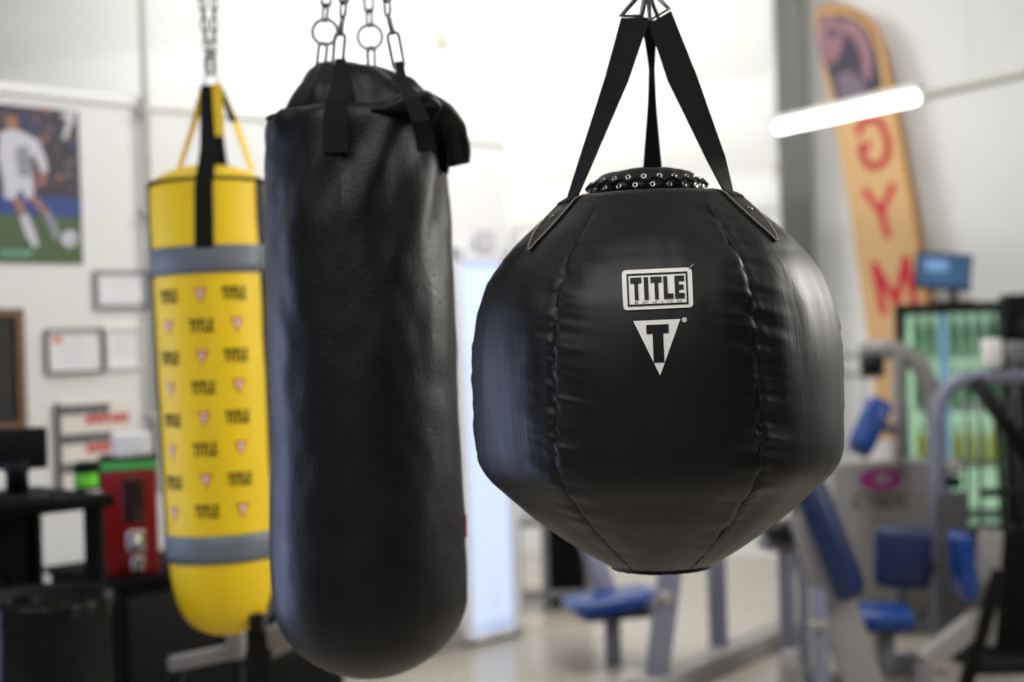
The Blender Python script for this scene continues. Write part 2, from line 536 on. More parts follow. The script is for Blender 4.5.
# leather strap patches at +-60 and 180 deg
def patch_outline_w(t):      # half width in px, t 0 top .. 1 tip
    return interp([(0, 17), (.3, 17), (.6, 13.5), (.85, 6), (1, .6)], t)
def on_patch(th0, t, u, off):
    py = 196 + 56 * t
    r = max(ball_R(py), .05)
    lean = 0 if abs(th0 - BYAW) > 2 else (-1 if th0 > BYAW else 1) * R(9) * t
    return ball_pt(th0 + lean + u * patch_outline_w(t) * K / r, py, off)
for th0 in (R(-60) + BYAW, R(60) + BYAW, R(180) + BYAW):
    m = MB()
    top = [[on_patch(th0, t / 16, -1 + j / 4, .0042) for j in range(9)] for t in range(17)]
    bot = [[on_patch(th0, t / 16, -1 + j / 4, -.001) for j in range(9)] for t in range(17)]
    m.grid(top); m.grid(bot)
    rim_t = [top[i][0] for i in range(17)] + [top[i][8] for i in range(16, -1, -1)]
    rim_b = [bot[i][0] for i in range(17)] + [bot[i][8] for i in range(16, -1, -1)]
    m.grid([rim_t, rim_b], closed=True, smooth=False)
    pa = m.build('strap_patch', 'ball', bag)
    m = MB()
    edge = [on_patch(th0, t / 60 * .97, -.86, .0052) for t in range(61)] + [on_patch(th0, t / 60 * .97, .86, .0052) for t in range(60, -1, -1)]
    for i in range(0, len(edge) - 1):
        a, b = edge[i], edge[i + 1]
        m.tube([a.lerp(b, .08), a.lerp(b, .9)], .0011, 5)
    m.build('patch_stitching', 'thread', pa)
    c = on_patch(th0, .38, 0, .0045)
    n = ball_n(th0, 198 + 54 * .38)
    m = MB(); u = n.orthogonal().normalized(); v = n.cross(u)
    rw = [[c + n * h + q * 1 for q in [u * (rr * math.cos(a * .5236)) + v * (rr * math.sin(a * .5236)) for a in range(12)]] for rr, h in ((.0055, 0), (.0052, .0016), (.003, .0026), (.0003, .003))]
    m.grid(rw, closed=True, cap1=True)
    m.build('rivet', 'steel', pa)
# straps (edges read at their own depths)
def zq(px, py, dd): return P(px, py, D1 + dd)
def strap_from(edges):
    m = MB(); L = []; Rr = []
    for i in range(len(edges) - 1):
        for t in range(6):
            q = t / 6.
            e0, e1 = edges[i], edges[i + 1]
            L.append(e0[0].lerp(e1[0], q)); Rr.append(e0[1].lerp(e1[1], q))
    L.append(edges[-1][0]); Rr.append(edges[-1][1])
    ns = []
    for i in range(len(L)):
        a = Rr[i] - L[i]; j = min(i + 1, len(L) - 1); k = max(i - 1, 0)
        t = (L[j] + Rr[j]) - (L[k] + Rr[k])
        ns.append(a.cross(t).normalized())
    for i in range(1, len(ns)):
        if ns[i].dot(ns[i - 1]) < 0: ns[i] = -ns[i]
    m.ribbon(L, Rr, .0032, ns)
    return m
def strap_foot(th0, w, o):
    r = ball_R(199)
    return [(ball_pt(th0 - w * K / r, py, o), ball_pt(th0 + w * K / r, py, o)) for py in (204, 198)]
TL = R(-60) + BYAW; TR_ = R(60) + BYAW
strap_from(strap_foot(TL, 11, .006) + [(zq(604.5, 79, -.03), zq(628, 82, -.035)), (zq(621, 18, -.012), zq(650, 18, -.012))]).build('strap', 'web', bag)
strap_from(strap_foot(TR_, 10, .006) + [(zq(706, 158, -.062), zq(725, 157, -.05)), (zq(668, 81, -.035), zq(697.5, 78, -.03)), (zq(649, 24, -.022), zq(671, 11, -.018))]).build('strap', 'web', bag)
strap_from([(zq(641, 196, .115), zq(664, 196, .115)), (zq(643, 170, .11), zq(662, 170, .11)), (zq(648, 104, .075), zq(656, 104, .078)), (zq(649.5, 70, .055), zq(654, 70, .06)),
            (zq(645, 42, .03), zq(656, 42, .033)), (zq(640, 22, .012), zq(660, 20, .012))]).build('strap', 'web', bag)
# D-rings and hook, then chain up to the beam
apex = P(647, -14, D1)
for (ax, ay, bx, by, dd) in ((621, 16, 641, 16, -.012), (650, 20, 669, 9, -.018), (641, 22, 659, 20, .012)):
    a = P(ax, ay, D1 + dd); b = P(bx, by, D1 + dd)
    m = MB(); m.tube([a, b, a.lerp(b, .62).lerp(apex, .93), a.lerp(b, .38).lerp(apex, .95)], .0040, 8, closed=True)
    m.build('triangle_ring', 'steel', bag)
m = MB(); m.tube(link_loop(apex + Vector((0, 0, .028)), Vector((0, 0, 1)), Vector((.8, .6, 0)), .075, .03, .004, 24), .0038, 8, closed=True)
m.build('snap_hook', 'steel', bag)
m = MB(); chain(m, apex + Vector((0, 0, .06)), Vector((apex.x, apex.y, 2.79)), .04, .024, .003); m.build('chain', 'steel', bag)

# logo patch (local px around the patch centre, projected on the front panel)
def on_ball(px, py, off):
    """photo pixel on the front face of the bag"""
    d = ray(px, py)
    t = D1 - .30
    for _ in range(40):
        p = CAM + d * t
        rel = p - Vector((AX.x, AX.y, 0))
        th = math.atan2(rel.x, -rel.y); py2 = 390 - (p.z - AX.z) / K
        q = ball_pt(th, max(200, min(570, py2)), off)
        rr = math.hypot(rel.x, rel.y); rq = math.hypot(q.x - AX.x, q.y - AX.y)
        t += (rr - rq) * .8
    return CAM + d * t
def lx(x, y, cx, cy, rot=R(-2.6)):
    return (cx + x * math.cos(rot) - y * math.sin(rot), cy + x * math.sin(rot) + y * math.cos(rot))
def decal(mb, rows_xy, cx, cy, o0, o1):
    """grid of local px points -> thin slab on the bag"""
    top = [[on_ball(*lx(x, y, cx, cy), o1) for x, y in r] for r in rows_xy]
    bot = [[on_ball(*lx(x, y, cx, cy), o0) for x, y in r] for r in rows_xy]
    mb.grid(top, smooth=False)
    n = len(rows_xy); k = len(rows_xy[0])
    loop = [(0, j) for j in range(k)] + [(i, k - 1) for i in range(1, n)] + [(n - 1, j) for j in range(k - 2, -1, -1)] + [(i, 0) for i in range(n - 2, 0, -1)]
    mb.grid([[top[i][j] for i, j in loop], [bot[i][j] for i, j in loop]], closed=True, smooth=False)
    return mb
def rect_rows(x0, y0, x1, y1, nx=2, ny=2, rad=0):
    rows = []
    for j in range(ny + 1):
        y = y0 + (y1 - y0) * ((1 - math.cos(math.pi * j / ny)) / 2 if rad else j / ny); row = []
        ins = 0
        if rad:
            e = min(abs(y - y0), abs(y1 - y))
            ins = rad - math.sqrt(max(0, rad * rad - (rad - e) ** 2)) if e < rad else 0
        for i in range(nx + 1):
            row.append((x0 + ins + (x1 - x0 - 2 * ins) * i / nx, y))
        rows.append(row)
    return rows
LC = (657.5, 288.8)
m = MB(); decal(m, rect_rows(-35, -20, 35, 20, 10, 18, 4), *LC, -.002, .003)
lp = m.build('logo_patch', 'white', bag); lp['label'] = 'white raised rubber logo patch'
m = MB()
for r in ((-30.5, -16.2, 30.5, -14.4), (-30.5, 14.6, 30.5, 16.4), (-30.5, -14.4, -28.7, 14.6), (28.7, -14.4, 30.5, 14.6)):
    decal(m, rect_rows(*r, 6 if r[2] - r[0] > 10 else 1, 1 if r[2] - r[0] > 10 else 4), *LC, .002, .0042)
m.build('logo_border', 'gloss_ink', lp)
m = MB()
for a, b, c, d in title_rects():
    decal(m, rect_rows(-27 + 54 * a, 10.0 - 22.3 * d, -27 + 54 * c, 10.0 - 22.3 * b, 2, 2), *LC, .002, .0052)
m.build('logo_lettering', 'gloss_ink', lp)
vs, fs = text_mesh('B  O  X  I  N  G', 3.2)
w0 = max(v.x for v in vs)
m = MB(); m.add([on_ball(*lx(v.x / w0 * 23.5, 13.9 - v.y * .75, *LC), .0036) for v in vs], fs, False)
m.build('small_lettering', 'ink', lp)
TC = (658, 346)
def tri_rows(n=14):
    rows = []
    for i in range(n + 1):
        t = i / n; hw = 23.5 * (1 - t) + .2 * t
        rows.append([(hw * (-1 + j / 3) + .8 * t, -26 + 55 * t) for j in range(7)])
    return rows
m = MB(); decal(m, tri_rows(), *TC, -.002, .0010)
tp = m.build('triangle_emblem', 'white', bag); tp['label'] = 'white printed triangle emblem'
m = MB()
decal(m, rect_rows(-11, -21.5, 11.5, -12.5, 3, 2), *TC, .0004, .0019); decal(m, rect_rows(-5, -12.5, 5.8, 16.5, 2, 5), *TC, .0004, .0019)
m.build('emblem_lettering', 'ink', tp)
m = MB()
decal(m, [[(27.5 + 2.6 * rr * math.cos(a * .6283), -25 + 2.6 * rr * math.sin(a * .6283)) for a in range(11)] for rr in (.05, .6, 1)], *TC, -.002, .0010)
m.build('registered_mark', 'notice', bag)
# loose thread at the patch corner
m = MB(); m.tube([on_ball(689, 269, .003), on_ball(691, 266.5, .006), on_ball(693.5, 264, .005)], .0009, 6); m.build('loose_thread', 'thread', lp)

# ================================================================== HEAVY BAG
D2 = 2.73; K2 = D2 / F
HX = P(364, 390, D2)
def hz(py): return HX.z + (390 - py) * K2
HP = [(116, 82), (120, 86), (130, 89), (160, 89.5), (200, 90), (300, 93), (450, 95.5), (540, 97.5), (590, 97.5), (610, 95), (628, 88), (643, 77), (656, 62), (666, 45), (673, 28), (677, 10)]
def heavy_pt(th, py, off=0.):
    r = interp(HP, py) * K2
    up = max(0, 1 - (py - 110) / 190.)
    f = .011 * up * noise.noise(Vector((th * 2.6 + .02 * py, py * .006, 2))) + .006 * up * math.sin(th * 9 + py * .03)
    f += .0035 * noise.noise(Vector((math.sin(th) * 2, math.cos(th) * 2, py * .008)))
    f += .0018 * noise.noise(Vector((th * 5, py * .03, 11)))
    if py > 600: f *= max(0, (677 - py) / 77)
    rr = r + f + off
    return Vector((HX.x + rr * math.sin(th), HX.y - rr * math.cos(th), hz(py)))
hb = thing('hanging_heavy_bag', (HX.x, HX.y, hz(677)), 'tall plain black heavy bag with crumpled folded top, hung between the other two', 'punching bag')
rows = []
py = 116.
while py < 677:
    rows.append([heavy_pt(2 * math.pi * k / 160, py) for k in range(160)]); py += 4 if py < 600 else 2.5
rows.append([heavy_pt(2 * math.pi * k / 160, 677) for k in range(160)])
m = MB(); m.grid(rows, closed=True, cap1=True, cap0=True)
m.build('bag_shell', 'heavy', hb)
# crumpled gathered top: rings (py, centre offset px, radius px)
TOP = [(118, 0, 85), (117, 3, 81), (116.5, 7, 75), (115, 9, 71), (105, 11, 67), (92, 12, 62), (80, 10, 54), (71, 4, 43), (66.5, -1, 29), (65, -4, 10)]
rows = []
for i in range(0, (len(TOP) - 1) * 4 + 1):
    a = TOP[i // 4]; b = TOP[min(i // 4 + 1, len(TOP) - 1)]; q = (i % 4) / 4
    py, c, r = (a[k] + (b[k] - a[k]) * q for k in range(3))
    row = []
    env = math.sin(min(1, i / 36) * math.pi) ** .8
    for k in range(140):
        th = 2 * math.pi * k / 140
        f = 1 + env * (.10 * noise.noise(Vector((math.sin(th) * 2.2, math.cos(th) * 2.2, i * .09))) + .05 * noise.noise(Vector((math.sin(th) * 5, math.cos(th) * 5, i * .13 + 3))))
        f += env * .03 * math.sin(7 * th + i * .25)
        x = c + r * f * math.sin(th)
        dz = -(x - 5) * .10 * min(1, max(0, (i - 12) / 12)) + env * 5 * noise.noise(Vector((x * .04, math.cos(th) * r * .04, 8)))
        if 8 < x < 48 and math.cos(th) > 0: dz -= env * 7 * math.exp(-((i - 17) / 4.) ** 2)
        row.append(Vector((HX.x + (x - 4) * K2, HX.y - r * f * math.cos(th) * K2 * .92, hz(py - dz))))
    rows.append(row)
m = MB(); m.grid(rows, closed=True, cap1=True)
m.build('gathered_top', 'heavy', hb)
# folded flap over the right shoulder
def flap(pts, rads, nm, flat):
    mb = MB(); fine = []; fr_ = []
    for i in range(len(pts) - 1):
        for t in range(7):
            q = t / 7; fine.append(pts[i].lerp(pts[i + 1], q)); fr_.append((rads[i][0] + (rads[i + 1][0] - rads[i][0]) * q, rads[i][1] + (rads[i + 1][1] - rads[i][1]) * q))
    fine.append(pts[-1]); fr_.append(rads[-1])
    # smooth
    for _ in range(4):
        fine = [fine[0]] + [(fine[i - 1] + fine[i] * 2 + fine[i + 1]) / 4 for i in range(1, len(fine) - 1)] + [fine[-1]]
    mb.tube(fine, .01, 28, rads=fr_, flat=flat)
    for i, v in enumerate(mb.v):
        mb.v[i] = v + Vector((.3, -.6, 1)) * (.006 * noise.noise(v * 26))
    return mb
k = K2
fl = flap([P(388, 108, D2 - .14), P(405, 103, D2 - .14), P(423, 112, D2 - .10), P(437, 132, D2 - .06), P(446, 152, D2 - .04), P(449, 164, D2 - .03)],
          [(.010, .03), (.016, .05), (.020, .07), (.020, .065), (.020, .055), (.016, .045)], 'flap', (1, 0, .4))
fl.build('folded_flap', 'heavy', hb)
fl = flap([P(372, 112, D2 - .155), P(398, 106, D2 - .165), P(420, 99, D2 - .16), P(430, 106, D2 - .14), P(426, 122, D2 - .14)],
          [(.004, .008), (.012, .02), (.016, .026), (.014, .026), (.004, .012)], 'flap', (0, 0, 1))
fl.build('folded_flap', 'heavy', hb)
fl = flap([P(420, 96, D2 - .05), P(438, 116, D2 - .02), P(447, 145, D2), P(446, 172, D2 + .01)],
          [(.01, .05), (.02, .09), (.014, .085), (.004, .06)], 'flap', (1, 0, .4))
fl.build('folded_flap', 'heavy', hb)
# straps
def hq(px, py, dd): return P(px, py, D2 + dd)
strap_from([(hq(323, 153, -.172), hq(349, 152, -.178)), (hq(323, 120, -.172), hq(348, 119, -.176)), (hq(326, 100, -.168), hq(347, 99, -.17)), (hq(333, 80, -.13), hq(348, 80, -.13)), (hq(336, 59, -.10), hq(346, 59, -.10))]).build('strap', 'web', hb)
strap_from([(hq(418, 152, -.16), hq(437, 150, -.14)), (hq(412, 122, -.205), hq(430, 120, -.195)), (hq(404, 100, -.20), hq(419, 97, -.19)), (hq(397, 82, -.14), hq(407, 80, -.135)), (hq(395, 62, -.09), hq(403, 62, -.09))]).build('strap', 'web', hb)
strap_from([(hq(300, 130, .10), hq(318, 130, .06)), (hq(304, 112, .08), hq(320, 110, .05)), (hq(314, 84, .03), hq(327, 84, .02)), (hq(318, 70, .02), hq(326, 70, .02))]).build('strap', 'web', hb)
strap_from([(hq(372, 130, .19), hq(394, 130, .18)), (hq(370, 100, .165), hq(386, 100, .165)), (hq(368, 72, .09), hq(378, 72, .09))]).build('strap', 'web', hb)
Zv = Vector((0, 0, 1))
top_p = P(356, -330, D2)
def hook_chain(pb, pt, ring_c, dd, oval_w):
    a = hq(pb[0], pb[1], dd); b = hq(pt[0], pt[1], dd)
    c = (a + b) / 2; L = (b - a).length; d = (b - a).normalized()
    side = Vector((1, 0, 0)) - d * d.x; side.normalize()
    mm = MB(); mm.tube(link_loop(c, d, side, L + .012, oval_w, .003, 24), .0034, 8, closed=True)
    mm.build('snap_hook', 'steel', hb)
    s_ = b
    if ring_c:
        rc = hq(ring_c[0], ring_c[1], dd)
        mm = MB(); mm.tube(circle(rc, Vector((1, 0, 0)), Zv, 12.6 * K2), .0034, 8, closed=True)
        mm.build('steel_ring', 'steel', hb)
        s_ = rc + Zv * 12.4 * K2
    else:
        e = hq(ring_dummy[0], ring_dummy[1], dd)
        mm = MB(); mm.tube([b, b.lerp(e, .25), b.lerp(e, .75), e], .003, 8, rads=[.0035, .0052, .0052, .0035]); mm.build('swivel_pin', 'steel', hb)
        s_ = e
    mm = MB(); chain(mm, s_, top_p + (s_ - top_p) * .02, .034, .020, .0030); mm.build('chain', 'steel', hb)
ring_dummy = (343, 16); hook_chain((338, 62), (340, 36), None, -.10, .019)
ring_dummy = (388, 14); hook_chain((399, 66), (393, 35), None, -.09, .021)
hook_chain((320, 76), (323, 46), (325, 32), .02, .016)
hook_chain((372, 74), (371, 50), (370, 37), .09, .014)
m = MB(); m.tube(circle(top_p, Vector((1, 0, 0)), Zv, .03), .005, 8, closed=True); chain(m, top_p + Zv * .02, Vector((top_p.x, top_p.y, 2.93)), .04, .024, .003); m.build('hanger_ring', 'steel', hb)
# red side label
m = MB(); L_ = [heavy_pt(R(86), y_, .002) for y_ in (518, 529, 540)]; Rr_ = [heavy_pt(R(95), y_, .002) for y_ in (518, 529, 540)]
m.ribbon(L_, Rr_, .002, Vector((1, 0, 0))); t_ = m.build('side_label', 'red', hb); t_['label'] = 'small red side label'

# ================================================================== YELLOW BAG
D3 = 3.9; K3 = D3 / F
YX = P(212, 390, D3)
def yz(py): return YX.z + (390 - py) * K3
YP = [(183, 56), (187, 58), (200, 58.5), (250, 59), (400, 58.5), (530, 58), (560, 57.5), (580, 55.5), (598, 51), (611, 45), (620, 38), (628, 27), (633, 14), (634.5, 6)]
YAW = R(0)
def y_pt(th, py, off=0.):
    r = interp(YP, py) * K3
    f = .003 * noise.noise(Vector((math.sin(th) * 2.5, math.cos(th) * 2.5, py * .02)))
    rr = r + f + off; a = th + YAW
    return Vector((YX.x + rr * math.sin(a), YX.y - rr * math.cos(a), yz(py)))
yb = thing('hanging_yellow_bag', (YX.x, YX.y, yz(635)), 'yellow punching bag with two grey bands and rows of printed logos', 'punching bag')
EDGE = R(64)
def y_shell(t0, t1, nm, key):
    rows = []; py = 183.
    ys_ = []
    while py < 634: ys_.append(py); py += 5 if py < 560 else 3
    ys_.append(634.5)
    n = max(8, int(abs(t1 - t0) / R(4)))
    for y_ in ys_: rows.append([y_pt(t0 + (t1 - t0) * j / n, y_) for j in range(n + 1)])
    return MB().grid(rows).build(nm, key, yb)
y_shell(-EDGE, EDGE, 'front_panel', 'yellow')
y_shell(EDGE, R(180) - EDGE, 'side_panel', 'ybag_black')
y_shell(R(180) - EDGE, R(180) + EDGE, 'rear_panel', 'yellow')
y_shell(-R(180) + EDGE, -EDGE, 'side_panel', 'ybag_black')
m = MB()
for e in (-EDGE, EDGE, R(180) - EDGE, R(180) + EDGE): m.tube([y_pt(e, 184 + i * 9, .002) for i in range(48)], .004, 6)
m.build('edge_piping', 'ybag_black', yb)
rows = []
for r, py in ((56, 183.5), (54, 181), (48, 176), (38, 171.5), (24, 167.5), (10, 166), (.5, 165.5)):
    rows.append([Vector((YX.x + r * K3 * math.sin(2 * math.pi * k / 48), YX.y - r * K3 * math.cos(2 * math.pi * k / 48), yz(py + 1.2 * noise.noise(Vector((k * .4, r, 0)))))) for k in range(48)])
MB().grid(rows, closed=True, cap1=True).build('bag_lid', 'yellow', yb)
m = MB()
pts = []
for k_ in range(120):
    th = 2 * math.pi * k_ / 120; pts.append(y_pt(th, 184.5 + (1.4 if k_ % 2 else -1.4), .002))
m.tube(pts, .0042, 6, closed=True)
m.build('lid_lacing', 'web', yb)
for y0, y1 in ((249, 276), (529, 556)):
    rows = [[y_pt(2 * math.pi * k_ / 72, y0 + (y1 - y0) * i / 3, o_) for k_ in range(72)] for i, o_ in ((0, .001), (0, .004), (1, .005), (2, .005), (3, .004), (3, .001))]
    MB().grid(rows, closed=True).build('reflective_band', 'grey_band', yb)
# printed pattern
def yproj(px, py):
    """photo pixel -> (th, bag py)"""
    d = ray(px, py); t = D3 - .15
    for _ in range(30):
        p = CAM + d * t; rel = p - Vector((YX.x, YX.y, 0))
        th = math.atan2(rel.x, -rel.y) - YAW; q = 390 - (p.z - YX.z) / K3
        t += (math.hypot(rel.x, rel.y) - interp(YP, q) * K3) * .8
    return th, q
TR = title_rects()
front = [o for o in yb.children if o.name.startswith('front_panel')][0]
def y_rect(mb, th0, y0, r, off):
    x0, b, x1, d = r
    rr = 58 * K3
    mb.add([y_pt(th0 + x * K3 / rr, y0 - y_, off) for x, y_ in ((x0, b), (x1, b), (x1, d), (x0, d))], [(0, 1, 2, 3)], False)
for row in range(8):
    y0 = 295 + row * 31.0
    sh = row * .95 - (y0 - 70) * .0192
    items = (('L', 168), ('T', 200), ('L', 234)) if row % 2 == 0 else (('T', 168), ('L', 200), ('T', 236))
    for kind, px in items:
        th, q = yproj(px + sh, y0 + (199 - px) * .04)
        mb = MB()
        if kind == 'L':
            for a, b, c, d in TR: y_rect(mb.use('ink'), th, q, (-11.5 + 23 * a, -6 + 12.5 * b, -11.5 + 23 * c, -6 + 12.5 * d), .002)
            mb.build('printed_logo', None, front)
        else:
            rr = 58 * K3
            mb.use('red').add([y_pt(th + x * K3 / rr, q - y_, .002) for x, y_ in ((-6, 6.5), (6, 6.5), (0, -7.5))], [(0, 1, 2)], False)
            for r_ in ((-3, 2.2, 3, 4.6), (-1.2, -3.4, 1.2, 2.2)): y_rect(mb.use('white'), th, q, r_, .003)
            mb.build('printed_triangle', None, front)
# straps
def yq(px, py, dd): return P(px, py, D3 + dd)
ytop = 84
strap_from([(yq(191, 248, -.168), yq(210, 247, -.168)), (yq(192, 186, -.168), yq(210, 185, -.168)), (yq(198, 150, -.12), yq(215, 150, -.12)), (yq(200, 86, -.012), yq(212, 86, -.012))]).build('strap', 'web', yb)
strap_from([(yq(213, 190, .17), yq(228, 190, .17)), (yq(213, 165, .16), yq(226, 165, .16)), (yq(211, 125, .09), yq(221, 125, .09)), (yq(209, 86, .012), yq(219, 86, .012))]).build('strap', 'web', yb)
strap_from([(yq(174, 172, -.02), yq(178, 172, .03)), (yq(189, 128, -.02), yq(194, 128, .02)), (yq(200, 88, -.015), yq(208, 87, .015))]).build('strap', 'yellow', yb)
strap_from([(yq(248, 172, -.02), yq(253, 172, .03)), (yq(232, 124, -.02), yq(238, 124, .02)), (yq(216, 87, -.015), yq(222, 88, .015))]).build('strap', 'yellow', yb)
strap_from([(yq(214, 136, -.10), yq(223, 136, -.10)), (yq(211.5, 84, -.022), yq(222, 84, -.022))]).build('strap_keeper', 'yellow', yb)
strap_from([(yq(228, 122, -.025), yq(236, 122, -.02)), (yq(217, 84, -.02), yq(221, 84, -.018))]).build('strap_keeper', 'web', yb)
ra = yq(210.5, 74, 0)
m = MB(); m.tube([yq(203, 85, -.01), yq(219, 85, -.01), yq(212.5, 66, 0), yq(209, 66, 0)], .0036, 8, closed=True); m.build('triangle_ring', 'steel', yb)
m = MB(); m.tube(link_loop(yq(210.5, 65, 0), Zv, Vector((1, 0, 0)), .05, .026, .004), .0045, 8, closed=True); m.build('snap_hook', 'gymdark', yb)
for xa, xb in ((208, 180), (214, 224)):
    m = MB(); chain(m, yq(xa, 62, 0), Vector((yq(xb, -300, 0).x, D3, 3.29)), .036, .017, .0030); m.build('chain', 'chainsteel', yb)
m = MB(); a = yq(246, 624, -.09); m.box(a, (.036, .03, .05), None, .004); m.build('anchor_loop', 'web', yb)
m = MB(); strap = strap_from([(yq(236, 630, -.085), yq(255, 630, -.085)), (yq(237, 660, -.06), yq(257, 660, -.06)), (yq(239, 736, -.03), yq(259, 736, -.03))])
strap.build('anchor_strap', 'web', yb)

# the bag hangs a little out of plumb
pvt = yq(210.5, 70, 0); TY = Matrix.Rotation(R(-1.1), 3, 'Y')
yb.location = pvt + TY @ (yb.location - pvt); yb.rotation_euler.y = R(-1.1)

# ================================================================== NOTICE WALL ITEMS
def wall_rect(px0, py0, px1, py1):
    sx0, _ = wl_sz(px0, (py0 + py1) / 2); sx1, _ = wl_sz(px1, (py0 + py1) / 2)
    _, z1 = wl_sz((px0 + px1) / 2, py0); _, z0 = wl_sz((px0 + px1) / 2, py1)
    return sx0, sx1, z0, z1
def slab(mb, s0, s1, z0, z1, o0, o1):
    mb.prism([wlp(s0, z0, o0), wlp(s1, z0, o0), wlp(s1, z1, o0), wlp(s0, z1, o0)], N1, o1 - o0); return mb
def frame_rect(mb, s0, s1, z0, z1, w, o0, o1):
    for a, b, c, d in ((s0, s1, z0, z0 + w), (s0, s1, z1 - w, z1), (s0, s0 + w, z0 + w, z1 - w), (s1 - w, s1, z0 + w, z1 - w)): slab(mb, a, b, c, d, o0, o1)
    return mb
# poster
s0, s1, z0, z1 = wall_rect(-18, 107, 80, 263)
po = MB()
slab(po.use('crowd'), s0, s1, z0, z1, .002, .005)
zb = lambda py: wl_sz(40, py)[1]
slab(po.use('posterblue'), s0, s1, zb(216), zb(196), .005, .0056)
slab(po.use('grass'), s0, s1, z0, zb(216), .005, .0056)
def pp(key, pts, o0=.0056, th=.0004):
    po.use(key).prism([W0 + E1 * wl_sz(x, y)[0] + Vector((0, 0, wl_sz(x, y)[1])) + N1 * o0 for x, y in pts], N1, th)
def pcirc(key, cx, cy, rx, ry, o0=.0058):
    pp(key, [(cx + rx * math.cos(k * .4189), cy + ry * math.sin(k * .4189)) for k in range(15)], o0)
for i in range(70):
    x = random.uniform(-16, 77); y = random.uniform(109, 193); r_ = random.uniform(1.2, 3.2)
    pp(random.choice(('kitshade', 'skin', 'posterblue', 'hair', 'bannermid', 'hair')), [(x - r_, y + r_), (x + r_, y + r_ * 1.3), (x + r_ * .8, y - r_), (x - r_ * .6, y - r_ * 1.2)], .0050 + i * 1e-6, .0004)
pp('kit', [(-2, 134), (8, 129), (20, 131), (33, 138), (38, 150), (30, 158), (32, 178), (33, 196), (26, 200), (20, 188), (14, 200), (4, 199), (2, 180), (-2, 160)])
pp('kitshade', [(14, 148), (27, 145), (30, 160), (30, 178), (18, 176)], .0061)
pp('kit', [(33, 138), (40, 146), (46, 162), (47, 172), (42, 176), (38, 166), (32, 154)], .0059)
pp('skin', [(41, 174), (46, 171), (45, 183), (40, 188), (38, 182)], .0062)
pp('skin', [(11, 199), (20, 198), (26, 214), (20, 218)], .0060)
pp('kit', [(19, 216), (26, 213), (33, 228), (38, 245), (33, 248), (25, 235)], .0060)
pp('skin', [(28, 198), (35, 196), (48, 212), (44, 216)], .0060)
pp('kitshade', [(44, 215), (49, 211), (56, 226), (60, 238), (54, 240), (49, 228)], .0060)
pcirc('skin', 11, 122, 6, 8.5); pp('hair', [(4, 120), (5, 113), (10, 110.5), (16, 112), (18, 120), (15, 116.5), (8, 116)], .0064)
pcirc('kit', 69, 239, 8, 8.5); pcirc('kitshade', 71, 241, 3, 3, .0063)
pp('kit', [(61, 113), (75, 111), (74, 117), (66, 139), (61, 140), (67, 119), (62, 119)])
for i, x in enumerate((0, 6, 11, 17, 22, 27)): pp('teal', [(x, 251), (x + 4, 251), (x + 4, 256 - i % 2), (x, 256)])
o = po.build('wall_poster', None, None, loc=wlp((s0 + s1) / 2, (z0 + z1) / 2, 0))
tag(o, 'football poster of a player in white kit kicking a ball, on the white wall', 'poster')

def certificate(px0, py0, px1, py1, fkey, label, fw=.009, mount=True, seal=True):
    s0, s1, z0, z1 = wall_rect(px0, py0, px1, py1)
    t = thing('picture_frame', wlp((s0 + s1) / 2, (z0 + z1) / 2, 0), label, 'framed certificate')
    frame_rect(MB(), s0, s1, z0, z1, fw, .001, .018).build('frame', fkey, t)
    mb = MB(); slab(mb, s0 + fw * .8, s1 - fw * .8, z0 + fw * .8, z1 - fw * .8, .002, .008)
    if mount:
        mb.build('mount', 'lilacmat', t); mb = MB()
        slab(mb, s0 + fw * 2.2, s1 - fw * 2.2, z0 + fw * 2.2, z1 - fw * 2.2, .008, .0085)
    sh = mb.build('certificate_sheet', 'paper', t)
    w = s1 - s0; h = z1 - z0
    mb = MB()
    for i, (a, b) in enumerate(((.3, .7), (.25, .75), (.35, .65), (.3, .6))): slab(mb, s0 + w * a, s0 + w * b, z0 + h * (.68 - i * .13), z0 + h * (.70 - i * .13), .0085, .0089)
    mb.build('printed_lines', 'faint', sh)
    if seal:
        mb = MB(); slab(mb, s0 + w * .13, s0 + w * .27, z0 + h * .68, z0 + h * .84, .0085, .009); mb.build('seal', 'orange', sh)
certificate(94, 271, 148, 308, 'greyframe', 'framed certificate with lilac mount, highest of the three, left of the yellow bag', .008, True, False)
certificate(45, 329, 102, 373, 'darkframe', 'dark-framed certificate with a small orange seal, under the poster', .008, False, True)
certificate(105, 327, 139, 368, 'white', 'white-framed pale certificate right of the dark-framed one', .007, False, False)
# dark board in brown wood frame
s0, s1, z0, z1 = wall_rect(-40, 309, 22, 432)
t = thing('wall_board', wlp((s0 + s1) / 2, (z0 + z1) / 2, 0), 'black board in a brown wooden frame on the wall under the poster', 'board')
frame_rect(MB(), s0, s1, z0, z1, .03, .001, .03).build('frame', 'wood', t)
slab(MB(), s0 + .02, s1 - .02, z0 + .02, z1 - .02, .002, .015).build('board_panel', 'board', t)
